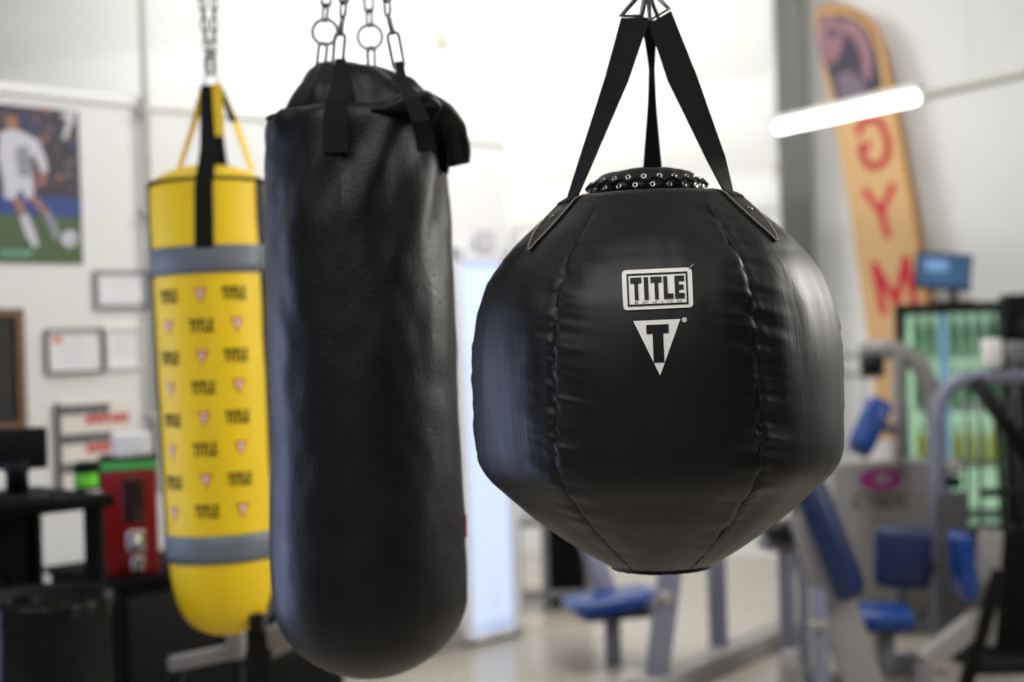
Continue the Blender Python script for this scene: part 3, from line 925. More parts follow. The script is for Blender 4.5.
# sign with navy and red rows
s0, s1, z0, z1 = wall_rect(58, 401, 132, 492)
t = thing('wall_sign', wlp((s0 + s1) / 2, (z0 + z1) / 2, 0), 'white sign with alternating rows of navy and red lettering above the red dispenser', 'sign')
sbd = slab(MB(), s0, s1, z0, z1, .001, .008).build('sign_board', 'cream', t)
slab(MB(), s0 - .012, s0 + .004, z0, z1, .001, .02).build('sign_edge', 'darkframe', t)
h = z1 - z0; w = s1 - s0
for i in range(4):
    for key, a, b, y0_, y1_ in (('n', .04, .72, .03, .14), ('r', .36, .98, .15, .25)):
        tgt = MB()
        yy1 = z1 - h * (y0_ + i * .315); yy0 = z1 - h * (y1_ + i * .315)
        if yy0 < z0: continue
        x = a
        while x < b - .04:
            lw = .075 + .02 * random.random()
            slab(tgt, s0 + w * x, s0 + w * (x + lw * .42), yy0, yy1, .008, .0086)
            if random.random() < .8: slab(tgt, s0 + w * x, s0 + w * (x + lw), yy1 - h * .05, yy1, .008, .0085)
            if random.random() < .85: slab(tgt, s0 + w * x, s0 + w * (x + lw), yy0, yy0 + h * .045, .008, .0085)
            slab(tgt, s0 + w * (x + lw * .58), s0 + w * (x + lw), yy0, yy1, .008, .0084)
            x += lw + .012
        tgt.build('lettering_row', 'navy' if key == 'n' else 'signred', sbd)
# two grey notices by the door
for (a, b, c, d, lb) in ((469, 231, 488, 252, 'small grey square notice on the white wall, nearer the tall black bag'), (504, 231, 520, 250, 'small grey square notice on the white wall, nearer the round bag')):
    if c > 511:
        # on the far wall beside the partition end
        n_ = Vector((-.35, -1, 0)).normalized(); p0 = Vector((0, 9.8, 0)) + n_ * .1
        q = [hit(x, y, p0, n_) for x, y in ((a, d), (c, d), (c, b), (a, b))]
        mb = MB(); mb.prism(q, n_, .008)
        o = mb.build('wall_notice', 'notice', loc=sum(q, Vector()) / 4)
    else:
        s0_, s1_, z0_, z1_ = wall_rect(a, b, c, d)
        mb = MB(); slab(mb, s0_, s1_, z0_, z1_, .0445 if z0_ < 2.1 else .001, .05)
        o = mb.build('wall_notice', 'notice', loc=wlp((s0_ + s1_) / 2, (z0_ + z1_) / 2, .04))
    tag(o, lb, 'notice')
# beige wall boxes
n_ = Vector((-.35, -1, 0)).normalized(); p0 = Vector((0, 9.8, 0)) + n_ * .1
for (px, py, sx, sz, lb, mk) in ((439, 38, .07, .12, 'small beige box high on the far white wall between the black bags', 'beige'), (780, 166, .07, .07, 'small beige wall box left of the steel column', 'beige')):
    c = hit(px, py, p0, n_); mb = MB(); mb.box(c, (sx, .06, sz), Matrix.Rotation(math.atan2(-.35, 1), 3, 'Z'), .006)
    tag(mb.build('wall_switch_box', mk, loc=c), lb, 'wall box')

# ================================================================== LEFT: TABLE, MONITOR, BIN, CABINET, DISPENSER
ROT45 = Matrix.Rotation(R(45), 3, 'Z')
def rotz(a): return Matrix.Rotation(R(a), 3, 'Z')
# black table
tz = 1.03
tc_ = P(72, 490, 4.42) - Vector((.33, .33, 0)); tc_.z = 0
t = thing('work_table', tc_, 'high black table holding the monitor, below the wooden board', 'table')
MB().box(tc_ + Vector((0, 0, tz - .018)), (.95, .5, .036), ROT45 @ Matrix.Identity(3), .004).build('table_top', 'blackmatte', t)
for a in (-.43, -.05, .43):
    for b in (-.2, .2):
        q = tc_ + ROT45 @ Vector((a, b, 0))
        MB().beam(q + Vector((0, 0, 0)), q + Vector((0, 0, tz - .036)), .05, .05).build('leg', 'blackmatte', t)
MB().box(tc_ + ROT45 @ Vector((.16, .2, .55)), (.54, .02, .8), ROT45).build('modesty_panel', 'blackmatte', t)
q0 = tc_ + ROT45 @ Vector((-.43, -.2, .3)); q1 = tc_ + ROT45 @ Vector((.43, -.2, .3))
MB().beam(q0, q1, .04, .06).build('stretcher', 'blackmatte', t)
MB().tube([tc_ + ROT45 @ Vector((-.1 + .33 * math.sin(a * .16), -.2, .97 - .42 * (1 - math.cos(a * .16)))) for a in range(11)], .018).build('curved_brace', 'blackmatte', t)
# monitor on the table, seen from behind
mc = P(6, 490, 4.2); mc.z = tz
t = thing('computer_monitor', mc, 'black monitor on its stand on the black table, in front of the wooden board', 'monitor')
ml = P(6, 449, 4.2)
MB().box(ml, (.235, .03, .122), rotz(8), .008).build('monitor_housing', 'blackplastic', t)
MB().box(ml + Vector((0, .018, 0)), (.215, .004, .10), rotz(8)).build('screen', 'board', t)
MB().lathe([(.034, 0), (.032, ml.z - tz - .09), (.05, ml.z - tz - .05)], (ml.x + .03, ml.y, tz + .015), 16).build('neck', 'blackplastic', t)
MB().lathe([(.10, 0), (.10, .008), (.06, .016), (.03, .022)], (ml.x + .03, ml.y, tz), 28).build('stand_base', 'blackplastic', t)
# bin
bc = P(48, 640, 3.75); bz = .82; bc.z = 0
t = thing('waste_bin', bc, 'black waste bin with a loose black liner in front of the table', 'bin')
MB().lathe([(.11, 0), (.115, .01), (.15, bz - .02), (.158, bz), (.148, bz), (.108, .03)], bc, 36).build('bin_body', 'blackplastic', t)
rows = []
for i, (r, z) in enumerate(((.118, bz - .16), (.15, bz - .02), (.162, bz + .005), (.166, bz - .02), (.163, bz - .09), (.162, bz - .2), (.158, bz - .3))):
    rows.append([bc + Vector(((r + .012 * noise.noise(Vector((k_ * .5, i * .6, 1)))) * math.cos(k_ * math.pi / 30), (r + .012 * noise.noise(Vector((k_ * .5, i * .6, 1)))) * math.sin(k_ * math.pi / 30), z + (.03 * noise.noise(Vector((k_ * .3, 9, 0))) if i > 4 else 0))) for k_ in range(60)])
MB().grid(rows, closed=True).build('bin_liner', 'liner', t)
# black cabinet along the notice wall
def cab(s, off, z): return wlp(s, z, off)
sA = wl_sz(60, 400)[0] - .0; pA = Vector((-1.30, 4.69, 0)); pB = Vector((-.66, 5.33, 0))
sA = (pA - W0).dot(E1); sB = (pB - W0).dot(E1); CZ = .70
t = thing('storage_cabinet', cab((sA + sB) / 2, .5, 0), 'low black cabinet along the wall under the red dispenser', 'cabinet')
MB().box(cab((sA + sB) / 2, .48, CZ / 2 + .02), (sB - sA, .5, CZ - .09), ROT45, .004).build('cabinet_body', 'blackmatte', t)
MB().box(cab((sA + sB) / 2, .48, CZ - .0125), (sB - sA + .03, .54, .025), ROT45, .004).build('cabinet_top', 'blackmatte', t)
MB().box(cab((sA + sB) / 2, .46, .03), (sB - sA - .04, .44, .06), ROT45).build('plinth', 'blackmatte', t)
for i in range(2):
    sm_ = sA + (sB - sA) * (.25 + .5 * i)
    d = MB().box(cab(sm_, .74, CZ / 2 + .01), ((sB - sA) / 2 - .02, .018, CZ - .14), ROT45, .003).build('door', 'blackplastic', t)
    hs = sm_ + (.15 if i == 0 else -.15)
    MB().tube([cab(hs, .75, .42), cab(hs, .775, .42), cab(hs, .775, .56), cab(hs, .75, .56)], .005).build('handle', 'gymgrey', d)
# candy dispenser
def at_off(px, off):
    p = hit(px, 400, W0 + N1 * off, N1); return p
cd = at_off(126.5, .60); cd.z = CZ
dz_ = lambda py: 1.45 - (py - 353) / F * cd.y
t = thing('candy_dispenser', cd, 'red vending dispenser with green top band and chrome coin mechanism', 'dispenser')
cw = .185; RC = rotz(14)
zt_ = dz_(468)
MB().box(Vector((cd.x, cd.y, (CZ + zt_) / 2)), (cw, .17, zt_ - CZ), RC, .01).build('dispenser_body', 'candyred', t)
MB().box(Vector((cd.x, cd.y, zt_ + .016)), (cw + .004, .174, .032), RC, .006).build('top_band', 'green', t)
MB().box(Vector((cd.x, cd.y, zt_ + .038)), (cw + .01, .18, .014), RC, .005).build('lid', 'blackplastic', t)
fy = lambda x, z, o=0: Vector((cd.x, cd.y, z)) + RC @ Vector((x, -.085 - o, 0))
MB().box(fy(.015, dz_(498)), (.07, .012, .15), RC, .004).build('viewing_window', 'darkglass', t)
c_ = MB().box(fy(.02, dz_(538), .004), (.062, .02, .075), RC, .008).build('coin_mechanism', 'nickel', t)
MB().lathe([(.02, 0), (.02, .012), (.008, .016), (.008, .03)], fy(.02, dz_(538), .012), 20, 'Y').build('turn_knob', 'nickel', c_)
MB().box(fy(.024, dz_(560), .008), (.042, .03, .055), RC, .008).build('chute', 'nickel', t)
# stack of papers on the dispenser
pz = zt_ + .045
ps = MB()
for i in range(8):
    a = random.uniform(-8, 8)
    ps.box(Vector((cd.x + .01 + random.uniform(-.006, .006), cd.y, pz + .0045 + i * .009)), (.115, .14, .0085), rotz(14 + a), .001)
tag(ps.build('paper_stack', 'paper', loc=(cd.x + .01, cd.y, pz)), 'crooked stack of white papers on top of the red dispenser', 'papers')
# tub with lime label, and gym bag on the cabinet
tb = P(88, 480, 4.42); tb.z = tz
t = thing('supplement_tub', tb, 'black tub with a lime green label on the table left of the red dispenser', 'tub')
th_ = 1.45 - (462 - 354) / F * tb.y - tz
MB().lathe([(.036, 0), (.042, .01), (.042, th_ - .03), (.036, th_ - .022)], tb, 28).build('tub_body', 'blackplastic', t)
MB().lathe([(.039, th_ - .026), (.039, th_), (.034, th_ + .003)], tb, 28).build('lid', 'blackplastic', t)
rows = [[tb + Vector((.0428 * math.sin(R(a)), -.0428 * math.cos(R(a)), z)) for a in range(-45, 61, 5)] for z in (.012, th_ - .032)]
MB().grid(rows).build('label', 'lime', t)
# pale steel frame behind the anchor strap
fa = P(205, 655, 3.55)
t = thing('steel_foot_frame', Vector((fa.x, fa.y + .1, .012)), 'low pale grey steel frame behind the black strap of the yellow bag', 'frame')
DF = 4.18
MB().beam(P(170, 664, DF), P(240, 650, DF), .05, .04).build('front_bar', 'gymwhite', t)
MB().box(P(236, 643, DF), (.05, .06, .09), None, .006).build('corner_bracket', 'gymwhite', t)
q = P(272, 642, DF + .06); MB().box(q, (.13, .05, .085), Matrix.Rotation(R(-25), 3, 'Y'), .006).build('plate', 'gymwhite', t)
q = P(236, 660, DF); MB().beam(q, P(300, 648, DF + .1), .04, .04).build('side_bar', 'gymdark', t)
for px, py in ((176, 664), (236, 655)):
    q = P(px, py, DF); MB().beam(Vector((q.x, q.y, .012)), q, .04, .04).build('leg', 'gymdark', t)

# ================================================================== DESK behind the round bag
dk = P(524, 560, 7.6)
fz = lambda py, D, px=520: P(px, py, D)
t = thing('white_desk', Vector((dk.x, 7.7, 0)), 'grey-topped desk with a pale end panel and slim legs beyond the round bag', 'desk')
zt_ = P(515, 524, 7.55).z
xl = P(513, 500, 7.6).x
xr = P(590, 500, 7.6).x
MB().box(((xl + xr) / 2, 7.85, zt_), (xr - xl + .06, .6, .035), None, .004).build('desk_top', 'gymgrey', t)
for x in (xl + .02, xl + .16): MB().beam((x, 7.58, 0), (x, 7.58, zt_), .035, .035).build('leg', 'gymgrey', t)
MB().beam((xr - .02, 8.1, 0), (xr - .02, 8.1, zt_), .035, .035).build('leg', 'gymgrey', t)
MB().beam((xr - .02, 7.58, 0), (xr - .02, 7.58, zt_), .035, .035).build('leg', 'gymgrey', t)
MB().box((xl + .005, 7.85, zt_ / 2), (.02, .5, zt_ - .03)).build('end_panel', 'gymwhite', t)
MB().beam((xl, 7.6, .09), (xr, 7.6, .09), .03, .04).build('foot_rail', 'gymgrey', t)
q = P(566, 555, 7.9)
t2 = thing('storage_crate', Vector((q.x, 7.9, .14)), 'black box under the grey desk beyond the round bag', 'crate')
t2.location.z = .0
MB().box((q.x, 7.87, .195), (.2, .3, .37), None, .01).build('crate_body', 'blackplastic', t2)
MB().box((q.x, 7.87, .39), (.21, .32, .025), None, .006).build('lid', 'blackplastic', t2)

# ================================================================== LAMP, BANNER, COOLER
la = P(776, 124, 8.0); lb = P(920, 102, 7.06); lb.z = la.z
la.z = lb.z = (P(776, 124, 8.0).z + P(920, 102, 7.06).z) / 2
t = thing('hanging_strip_light', (la + lb) / 2, 'lit white tube light hanging in front of the tan banner', 'lamp')
MB().tube([la.lerp(lb, .02 + .95 * i / 12) for i in range(13)], .030, 16).build('lit_tube', 'lamp', t)
up_ = Vector((0, 0, .045))
d_ = (lb - la)
MB().beam(la.lerp(lb, -.01) + up_ * 1.1, la.lerp(lb, 1.01) + up_ * 1.1, .06, .03).build('housing', 'lamphouse', t)
for q in (.15, .85):
    p_ = la.lerp(lb, q); MB().tube([p_ + up_, Vector((p_.x, p_.y, 4.5))], .0012, 6).build('suspension_wire', 'lamphouse', t)
m = MB(); m.tube([lb + d_ * .03, lb + d_ * 1.1], .022, 10)
for q in (.3, 1.0): m.tube([lb + d_ * q, Vector((lb.x + d_.x * q, lb.y + d_.y * q, 4.5))], .0012, 6)
o = m.build('hanging_conduit', 'conduit', loc=lb + d_ * .5); tag(o, 'grey conduit running on from the right end of the tube light', 'pipe')

# feather banner, standing in front of the right wall
BN = NR; BP = Vector((1.72, 9.18, 0)) + NR * .18
def BQ(px, py, off=0.): return hit(px, py, BP + BN * off, BN)
left = [(817, 30), (823, 70), (833, 115), (841, 160), (849, 205), (857, 260), (864, 310), (869, 345), (874, 390), (880, 440)]
right = [(818, 8), (836, 6), (852, 9), (866, 17), (877, 32), (885, 54), (890, 82), (897, 115), (905, 160), (914, 210), (922, 260), (929, 310), (934, 345), (940, 390), (946, 440)]
outl = left[::-1] + [(814, 14)] + right
foot = BQ(905, 560); foot.z = 0
t = thing('feather_banner', foot, 'tall tan feather banner with red letters and a dark picture at its top', 'banner')
b0 = BQ(872, 440)
m = MB(); m.prism([BQ(x, y) for x, y in outl], BN, .004); cl = m.build('banner_cloth', 'banner', t)
hem = [BQ(x, y, .006) for x, y in right]
fine = []
for i in range(len(hem) - 1):
    for q in range(4): fine.append(hem[i].lerp(hem[i + 1], q / 4))
fine.append(hem[-1])
m = MB(); m.tube(fine, .02, 8, flat=BN, rads=[(.006, .018)] * len(fine)); m.build('hem', 'bannerhem', cl)
m = MB(); a = BQ(930, 440, .0); m.tube([a, BQ(930, 520, .0)], .012, 8); m.build('pole', 'gymdark', t)
pf = BQ(930, 520); m = MB(); m.tube([pf, Vector((pf.x - .02, pf.y - .02, .02))], .014, 8); m.lathe([(.11, 0), (.11, .015), (.03, .03)], (pf.x - .02, pf.y - .02, 0), 24); m.build('base', 'gymdark', t)
m = MB()
def bp(key, pts, off=.0045, th=.0006): m.use(key).prism([BQ(x, y, off) for x, y in pts], BN, th)
bp('bannerdark', [(818, 16), (838, 14), (856, 18), (870, 32), (878, 55), (883, 88), (862, 96), (836, 104), (829, 78), (820, 45)])
bp('bannerpink', [(818, 20), (832, 16), (842, 24), (843, 48), (836, 62), (824, 66), (819, 50)], .0052)
bp('bannerpink', [(842, 18), (856, 22), (868, 36), (872, 60), (870, 82), (863, 76), (862, 55), (854, 40), (844, 32)], .0052)
bp('bannermid', [(836, 76), (850, 70), (862, 80), (868, 94), (840, 102)], .0054)
bp('bannerdark', [(826, 30), (834, 28), (838, 34), (832, 40)], .0059)
m.build('banner_picture', None, cl)
m = MB()
def stroke(pts, w, off=.005):
    for i in range(len(pts) - 1):
        a = Vector((pts[i][0], pts[i][1])); b = Vector((pts[i + 1][0], pts[i + 1][1])); d = (b - a).normalized(); n = Vector((-d.y, d.x)) * w / 2; e = d * w * .25
        m.prism([BQ(*(a - n - e), off), BQ(*(a + n - e), off), BQ(*(b + n + e), off), BQ(*(b - n + e), off)], BN, .0006)
# G, Y, M seen from the reverse side of the cloth (mirrored)
arc = [(858 + 0, 134), (861, 124), (868, 119), (877, 120), (884, 128), (888, 141), (888, 153), (884, 162), (876, 167), (868, 165), (863, 157), (861, 147), (869, 145)]
stroke(arc, 7)
stroke([(865, 190), (881, 213)], 7, .0050); stroke([(893, 185), (881, 213)], 7, .0052); stroke([(881, 212), (888, 236)], 7, .0054)
stroke([(884, 313), (874, 264)], 7.5, .0050); stroke([(874, 264), (896, 302)], 7.5, .0052); stroke([(896, 302), (906, 258)], 7.5, .0054); stroke([(906, 258), (915, 306)], 7.5, .0056)
m.build('banner_lettering', 'bannerred', cl)

# drinks cooler
DC = 7.5
xl = P(899, 400, DC).x; xr = P(1008, 400, DC).x; ztp = P(950, 303, DC).z
cx_ = (xl + xr) / 2; W = xr - xl; dp = .55
t = thing('drinks_cooler', Vector((cx_, DC + dp / 2, 0)), 'glass-fronted drinks cooler glowing green inside behind the exercise machines', 'cooler')
m = MB()
m.box((xl + .02, DC + dp / 2, ztp / 2), (.04, dp, ztp)); m.box((xr - .02, DC + dp / 2, ztp / 2), (.04, dp, ztp))
m.box((cx_, DC + dp / 2, ztp - .02), (W - .08, dp, .04)); m.box((cx_, DC + dp / 2, .15), (W - .08, dp, .3)); m.box((cx_, DC + dp - .015, ztp / 2), (W - .08, .03, ztp - .08))
m.build('cabinet', 'gymdark', t)
MB().box((cx_, DC + dp - .04, (ztp + .3) / 2), (W - .09, .01, ztp - .36)).build('lit_back_panel', 'coolerin', t)
MB().box((xl + .075, DC + .06, (ztp + .3) / 2), (.03, .03, ztp - .42), None, .01).build('light_strip', 'coolerin', t)
shelf_z = [ztp - .28, ztp - .56, ztp - .86, ztp - 1.14]
for z in shelf_z:
    m = MB()
    for i in range(7): m.tube([(xl + .05, DC + .08 + i * .06, z), (xr - .05, DC + .08 + i * .06, z)], .004, 6)
    m.box((cx_, DC + .07, z - .004), (W - .1, .008, .028))
    m.build('shelf', 'shelfw', t)
dr = MB()
for a, b in ((( xl + .02, 0), (ztp - .3)), ): pass
fr_ = MB()
fr_.box((xl + .02, DC - .012, (ztp + .26) / 2), (.04, .022, ztp - .28), None, .003); fr_.box((xr - .02, DC - .012, (ztp + .26) / 2), (.04, .022, ztp - .28), None, .003)
fr_.box((cx_, DC - .012, ztp - .03), (W - .08, .022, .05)); fr_.box((cx_, DC - .012, .29), (W - .08, .022, .05))
d_o = fr_.build('door', 'blackplastic', t)
MB().box((cx_, DC - .012, (ztp + .26) / 2), (W - .08, .006, ztp - .36)).build('glass_pane', 'glass', d_o)
MB().tube([(xl + .05, DC - .02, .8), (xl + .05, DC - .05, .82), (xl + .05, DC - .05, 1.1), (xl + .05, DC - .02, 1.12)], .009).build('door_handle', 'gymgrey', d_o)
m = MB(); m.box((P(944, 350, DC).x, DC + .045, (ztp + .3) / 2), (.045, .006, ztp - .40)); m.build('reflection_strip', 'blueglow', t)  # glowing bluish strip painted in as a reflection on the cooler glass
def bottle(h, r, key, loc, label, group):
    b = thing('drink_bottle', loc, label, 'bottle', group)
    MB().lathe([(r * .9, 0), (r, .008), (r, h * .6), (r * .86, h * .7), (r * .4, h * .86), (r * .38, h * .93)], loc, 16).build('bottle_body', key, b)
    MB().lathe([(r * .46, h * .92), (r * .46, h), (r * .4, h * 1.01)], loc, 12).build('cap', 'bcap', b)
    return b
for si, z in enumerate(shelf_z[:3]):
    n = 7
    for i in range(n):
        x = xl + .115 + (W - .20) * i / (n - 1) ; r = .026
        if abs(x - P(944, 350, DC).x) < .0: continue
        key = ('bgreen', 'bdkgreen', 'byellow')[si] if not (si == 1 and i % 2) else 'bgreen'
        lab = ('pale green bottle on the top shelf of the lit cooler', 'dark green bottle on the second shelf of the lit cooler' if i % 2 == 0 else 'pale green bottle on the second shelf of the lit cooler', 'yellow sports drink bottle on the third shelf of the lit cooler')[si]
        grp = ('bottles on the top cooler shelf', 'bottles on the second cooler shelf', 'yellow bottles on the third cooler shelf')[si]
        bottle(.215 if si != 2 else .2, r, key, Vector((x, DC + .14, z + .0045)), lab, grp)
# monitor on the cooler
sc_ = P(932, 272, DC + .2); bz_ = ztp
t = thing('small_monitor', Vector((sc_.x, DC + .24, bz_)), 'small lit monitor on a stand on top of the green cooler', 'monitor')
mr_ = Matrix.Rotation(R(-6), 3, 'Y') @ rotz(-12)
RY = Matrix.Rotation(R(6), 3, 'Y') @ rotz(12)
MB().box(sc_, (.30, .025, .20), RY, .008).build('monitor_housing', 'gymdark', t)
s_o = MB().box(sc_ + RY @ Vector((0, -.0135, .004)), (.275, .003, .17), RY).build('screen', 'screen', t)
MB().box(sc_ + RY @ Vector((-.04, -.0155, .03)), (.12, .002, .06), RY).build('screen_window', 'blueglow', s_o)
MB().beam(Vector((sc_.x + .05, DC + .24, bz_)), sc_ + Vector((.05, .03, -.02)), .04, .03).build('neck', 'gymdark', t)
MB().box((sc_.x + .05, DC + .24, bz_ + .008), (.2, .16, .016), None, .005).build('stand_base', 'gymdark', t)
pv = Vector((cx_, DC, 0)); CR = Matrix.Rotation(R(-17), 3, 'Z')
for o in list(COL.objects):
    if o.parent is None and o.name.split('.')[0] in ('drinks_cooler', 'drink_bottle', 'small_monitor'):
        o.location = pv + CR @ (o.location - pv); o.rotation_euler.z = R(-17)
# speaker at the right edge
q = P(1022, 322, 7.1)
t = thing('black_speaker', Vector((q.x, q.y, q.z - .12)), 'black box speaker at the right edge beside the green cooler', 'speaker')
MB().box(q, (.19, .2, .28), rotz(-10), .015).build('speaker_cabinet', 'blackplastic', t)
MB().lathe([(.06, 0), (.05, .006), (.02, .002), (.006, .01)], q + Vector((.0, -.1, -.03)), 24, 'Y').build('speaker_cone', 'rubber', t)
zb_ = q.z - .14
MB().beam((q.x, q.y, 0), (q.x, q.y, zb_), .05, .05).build('stand_pole', 'gymdark', t)
MB().box((q.x, q.y, .012), (.3, .3, .024)).build('stand_foot', 'gymdark', t)

# ================================================================== EXERCISE MACHINES
def pad(name, parent, c, size, rot, key='blue', bev=.03):
    return MB().box(c, size, rot, bev).build(name, key, parent)
def down(p): return Vector((p.x, p.y, 0))
# A: low seat machine under the round bag
t = thing('low_seat_machine', down(P(668, 640, 6.0)), 'grey exercise machine with a blue seat pad below the round bag', 'exercise machine')
sc = P(613, 601, 6.3)
pad('seat', t, sc, (.40, .30, .075), Matrix.Rotation(R(-5), 3, 'Y') @ rotz(14), 'blue', .03)
MB().box(sc - Vector((0, 0, .05)), (.3, .2, .03), rotz(14)).build('seat_plate', 'gymdark', t)
q = P(612, 615, 6.35); MB().beam(Vector((q.x, q.y, 0)), q, .07, .07).build('leg', 'gymlilac', t)
MB().beam(P(588, 540, 6.5), P(607, 594, 6.42), .09, .05).build('back_support', 'gymlilac', t)
a = P(676, 520, 5.75); b = P(659, 640, 5.75); b.z = 0; b.x = P(654, 690, 5.75).x
MB().beam(b, a, .09, .09).build('main_post', 'gymlilac', t)
MB().beam(sc + Vector((.15, 0, -.045)), P(668, 596, 5.85), .05, .05).build('seat_arm', 'gymgrey', t)
MB().lathe([(.03, 0), (.03, .04), (.02, .05)], P(664, 597, 5.69), 16, 'Y').build('adjust_knob', 'gymwhite', t)
up2 = P(719, 660, 6.25); MB().beam(down(up2), Vector((up2.x, up2.y, 1.0)), .075, .075).build('upright', 'gymlilac', t)
a = P(640, 700, 5.6); a.z = .045; b = P(795, 642, 6.75); b.z = .045
MB().beam(a, b, .13, .09).build('floor_rail', 'gymwhite', t)
# B: machine with tilted back pad
t = thing('tilted_back_machine', down(P(835, 640, 5.6)), 'grey exercise machine with a long tilted blue back pad right of the round bag', 'exercise machine')
a = P(806, 512, 5.7); b = P(868, 690, 5.55)
MB().beam(Vector((b.x, b.y, 0)), a, .15, .08, up=(0, 1, 0)).build('main_beam', 'gymwhite', t)
a = P(808, 482, 5.55); b = P(853, 596, 5.5)
d = (b - a).normalized(); xx = Vector((0, 1, 0)).cross(d).normalized(); rot = Matrix((xx, d.cross(xx), d)).transposed()
MB().box((a + b) / 2 + xx * .0, (.11, .26, (b - a).length), rot @ Matrix.Rotation(R(14), 3, 'Z'), .035).build('back_pad', 'blueshade', t)
for px, pt, w_, D_ in ((785, 545, .06, 5.9), (802, 555, .04, 5.95), (819, 588, .055, 5.45)):
    q = P(px, pt, D_); MB().beam(down(q), q, w_, w_).build('upright', 'gymlilac', t)
MB().box(P(787, 542, 5.9), (.22, .12, .05), rotz(10), .01).build('cross_arm', 'gymgrey', t)
pad('arm_pad', t, P(786, 540, 5.85) + Vector((0, 0, .04)), (.17, .2, .08), rotz(5), 'gymdark', .025)
MB().box(P(818, 625, 5.41), (.075, .05, .035), None, .01).build('adjust_knob', 'gymwhite', t)
q = P(795, 655, 5.6); MB().lathe([(.055, 0), (.055, .05), (.04, .12), (.03, .2)], down(P(790, 640, 5.6)), 20).build('foot_cap', 'gymwhite', t)
a = down(P(785, 640, 5.9)) + Vector((0, 0, .04)); b = down(P(868, 640, 5.55)) + Vector((0, 0, .04))
MB().beam(a, b, .08, .08).build('base_bar', 'gymgrey', t)
# C: tower with decal
t = thing('tower_machine', down(P(890, 640, 6.8)), 'grey tower exercise machine with a magenta swoosh decal on its panel', 'exercise machine')
xl = P(834, 540, 6.8).x; xr = P(936, 540, 6.8).x; zt_ = P(885, 462, 6.8).z
MB().box(((xl + xr) / 2, 6.9, zt_ / 2 + .03), (xr - xl, .2, zt_ - .06), None, .015).build('shroud', 'gymwhite', t)
MB().box(((xl + xr) / 2, 6.9, .03), (xr - xl + .1, .3, .06), None, .01).build('base', 'gymgrey', t)
SH = 6.798
def shq(px, py): return P(px, py, SH)
m = MB()
pts = [Vector((881 + 22 * math.cos(a * .2244), 479 - 11.5 * math.sin(a * .2244))) for a in range(28)]
inn = [Vector((883 + 9 * math.cos(a * .2244), 478 - 5 * math.sin(a * .2244))) for a in range(28)]
for i in range(28):
    j = (i + 1) % 28
    m.prism([shq(*pts[i]), shq(*pts[j]), shq(*inn[j]), shq(*inn[i])], (0, -1, 0), .0015)
m.build('swoosh_decal', 'magenta', t)
vs, fs = text_mesh('CYBEX', 1.0)
w0 = max(v.x for v in vs); h0 = max(v.y for v in vs)
m = MB(); m.add([shq(878 + v.x / w0 * 26 + v.y * 3, 507 - v.y / h0 * 14) + Vector((0, -.0012, 0)) for v in vs], fs, False)
m.add([shq(878 + v.x / w0 * 26.6 + v.y * 3, 507.4 - v.y / h0 * 14.6) + Vector((0, -.0010, 0)) for v in vs], fs, False)
m.build('decal_lettering', 'decal', t)
# arch frame
arch = [P(939, 632, 6.75), P(938, 480, 6.75), P(935, 420, 6.75), P(930, 388, 6.75), P(920, 366, 6.75), P(905, 353, 6.75), P(888, 349, 6.75), P(862, 351, 6.75)]
arch[0].z = .05
m = MB(); m.tube(arch, .04, 12, rads=[(.032, .046)] * len(arch), flat=(0, 1, 0)); m.build('arch_frame', 'gymwhite', t)
q = P(897, 420, 6.75); MB().beam(P(897, 352, 6.75), P(899, 466, 6.75), .04, .06).build('mast', 'gymwhite', t)
m = MB(); pc = P(872, 364, 6.68); m.lathe([(.012, -.02), (.05, -.02), (.04, 0), (.05, .02), (.012, .02)], pc, 24, 'Y'); m.build('pulley', 'gymdark', t)
MB().box(P(872, 362, 6.74), (.12, .03, .15), None, .01).build('pulley_bracket', 'gymgrey', t)
MB().tube([P(864, 366, 6.68), P(864, 462, 6.75)], .004, 6).build('cable', 'gymdark', t)
a = P(880, 402, 6.6); b = P(858, 452, 6.55)
d = (b - a).normalized(); xx = Vector((0, 1, 0)).cross(d).normalized(); rot = Matrix((xx, d.cross(xx), d)).transposed()
MB().box((a + b) / 2, (.12, .18, (b - a).length), rot @ Matrix.Rotation(R(12), 3, 'Z'), .03).build('chest_pad', 'blue', t)
MB().beam((a + b) / 2 + Vector((.03, .05, 0)), P(897, 430, 6.75), .05, .05).build('pad_arm', 'gymwhite', t)
# D: seat with back pad in front of the tower
t = thing('seated_machine', down(P(885, 640, 5.9)), 'small blue seat and back pad on a grey frame before the decal panel', 'exercise machine')
sc = P(880, 616, 5.9)
pad('seat', t, sc, (.26, .28, .085), rotz(-12), 'blue', .035)
bk = P(903, 558, 5.95)
pad('back_pad', t, bk, (.235, .07, .255), Matrix.Rotation(R(4), 3, 'Y') @ rotz(-14), 'blueshade', .033)
q = P(884, 630, 5.95); MB().beam(down(q), q, .07, .07).build('leg', 'gymgrey', t)
MB().beam(P(884, 628, 5.98), P(914, 622, 6.05), .05, .05).build('seat_rail', 'gymgrey', t)
MB().beam(Vector((bk.x, bk.y + .05, bk.z - .25)), bk + Vector((0, .05, .04)), .05, .04).build('back_support', 'gymgrey', t)
MB().box(bk + Vector((.1, .03, -.05)), (.07, .06, .06), None, .01).build('hinge', 'gymdark', t)
MB().lathe([(.022, 0), (.022, .03), (.01, .04)], P(868, 645, 5.86), 16, 'Y').build('adjust_knob', 'gymwhite', t)
a = down(P(868, 640, 5.95)) + Vector((0, 0, .035)); b = down(P(918, 640, 6.05)) + Vector((0, 0, .035))
MB().beam(a, b, .07, .07).build('base_bar', 'gymgrey', t)
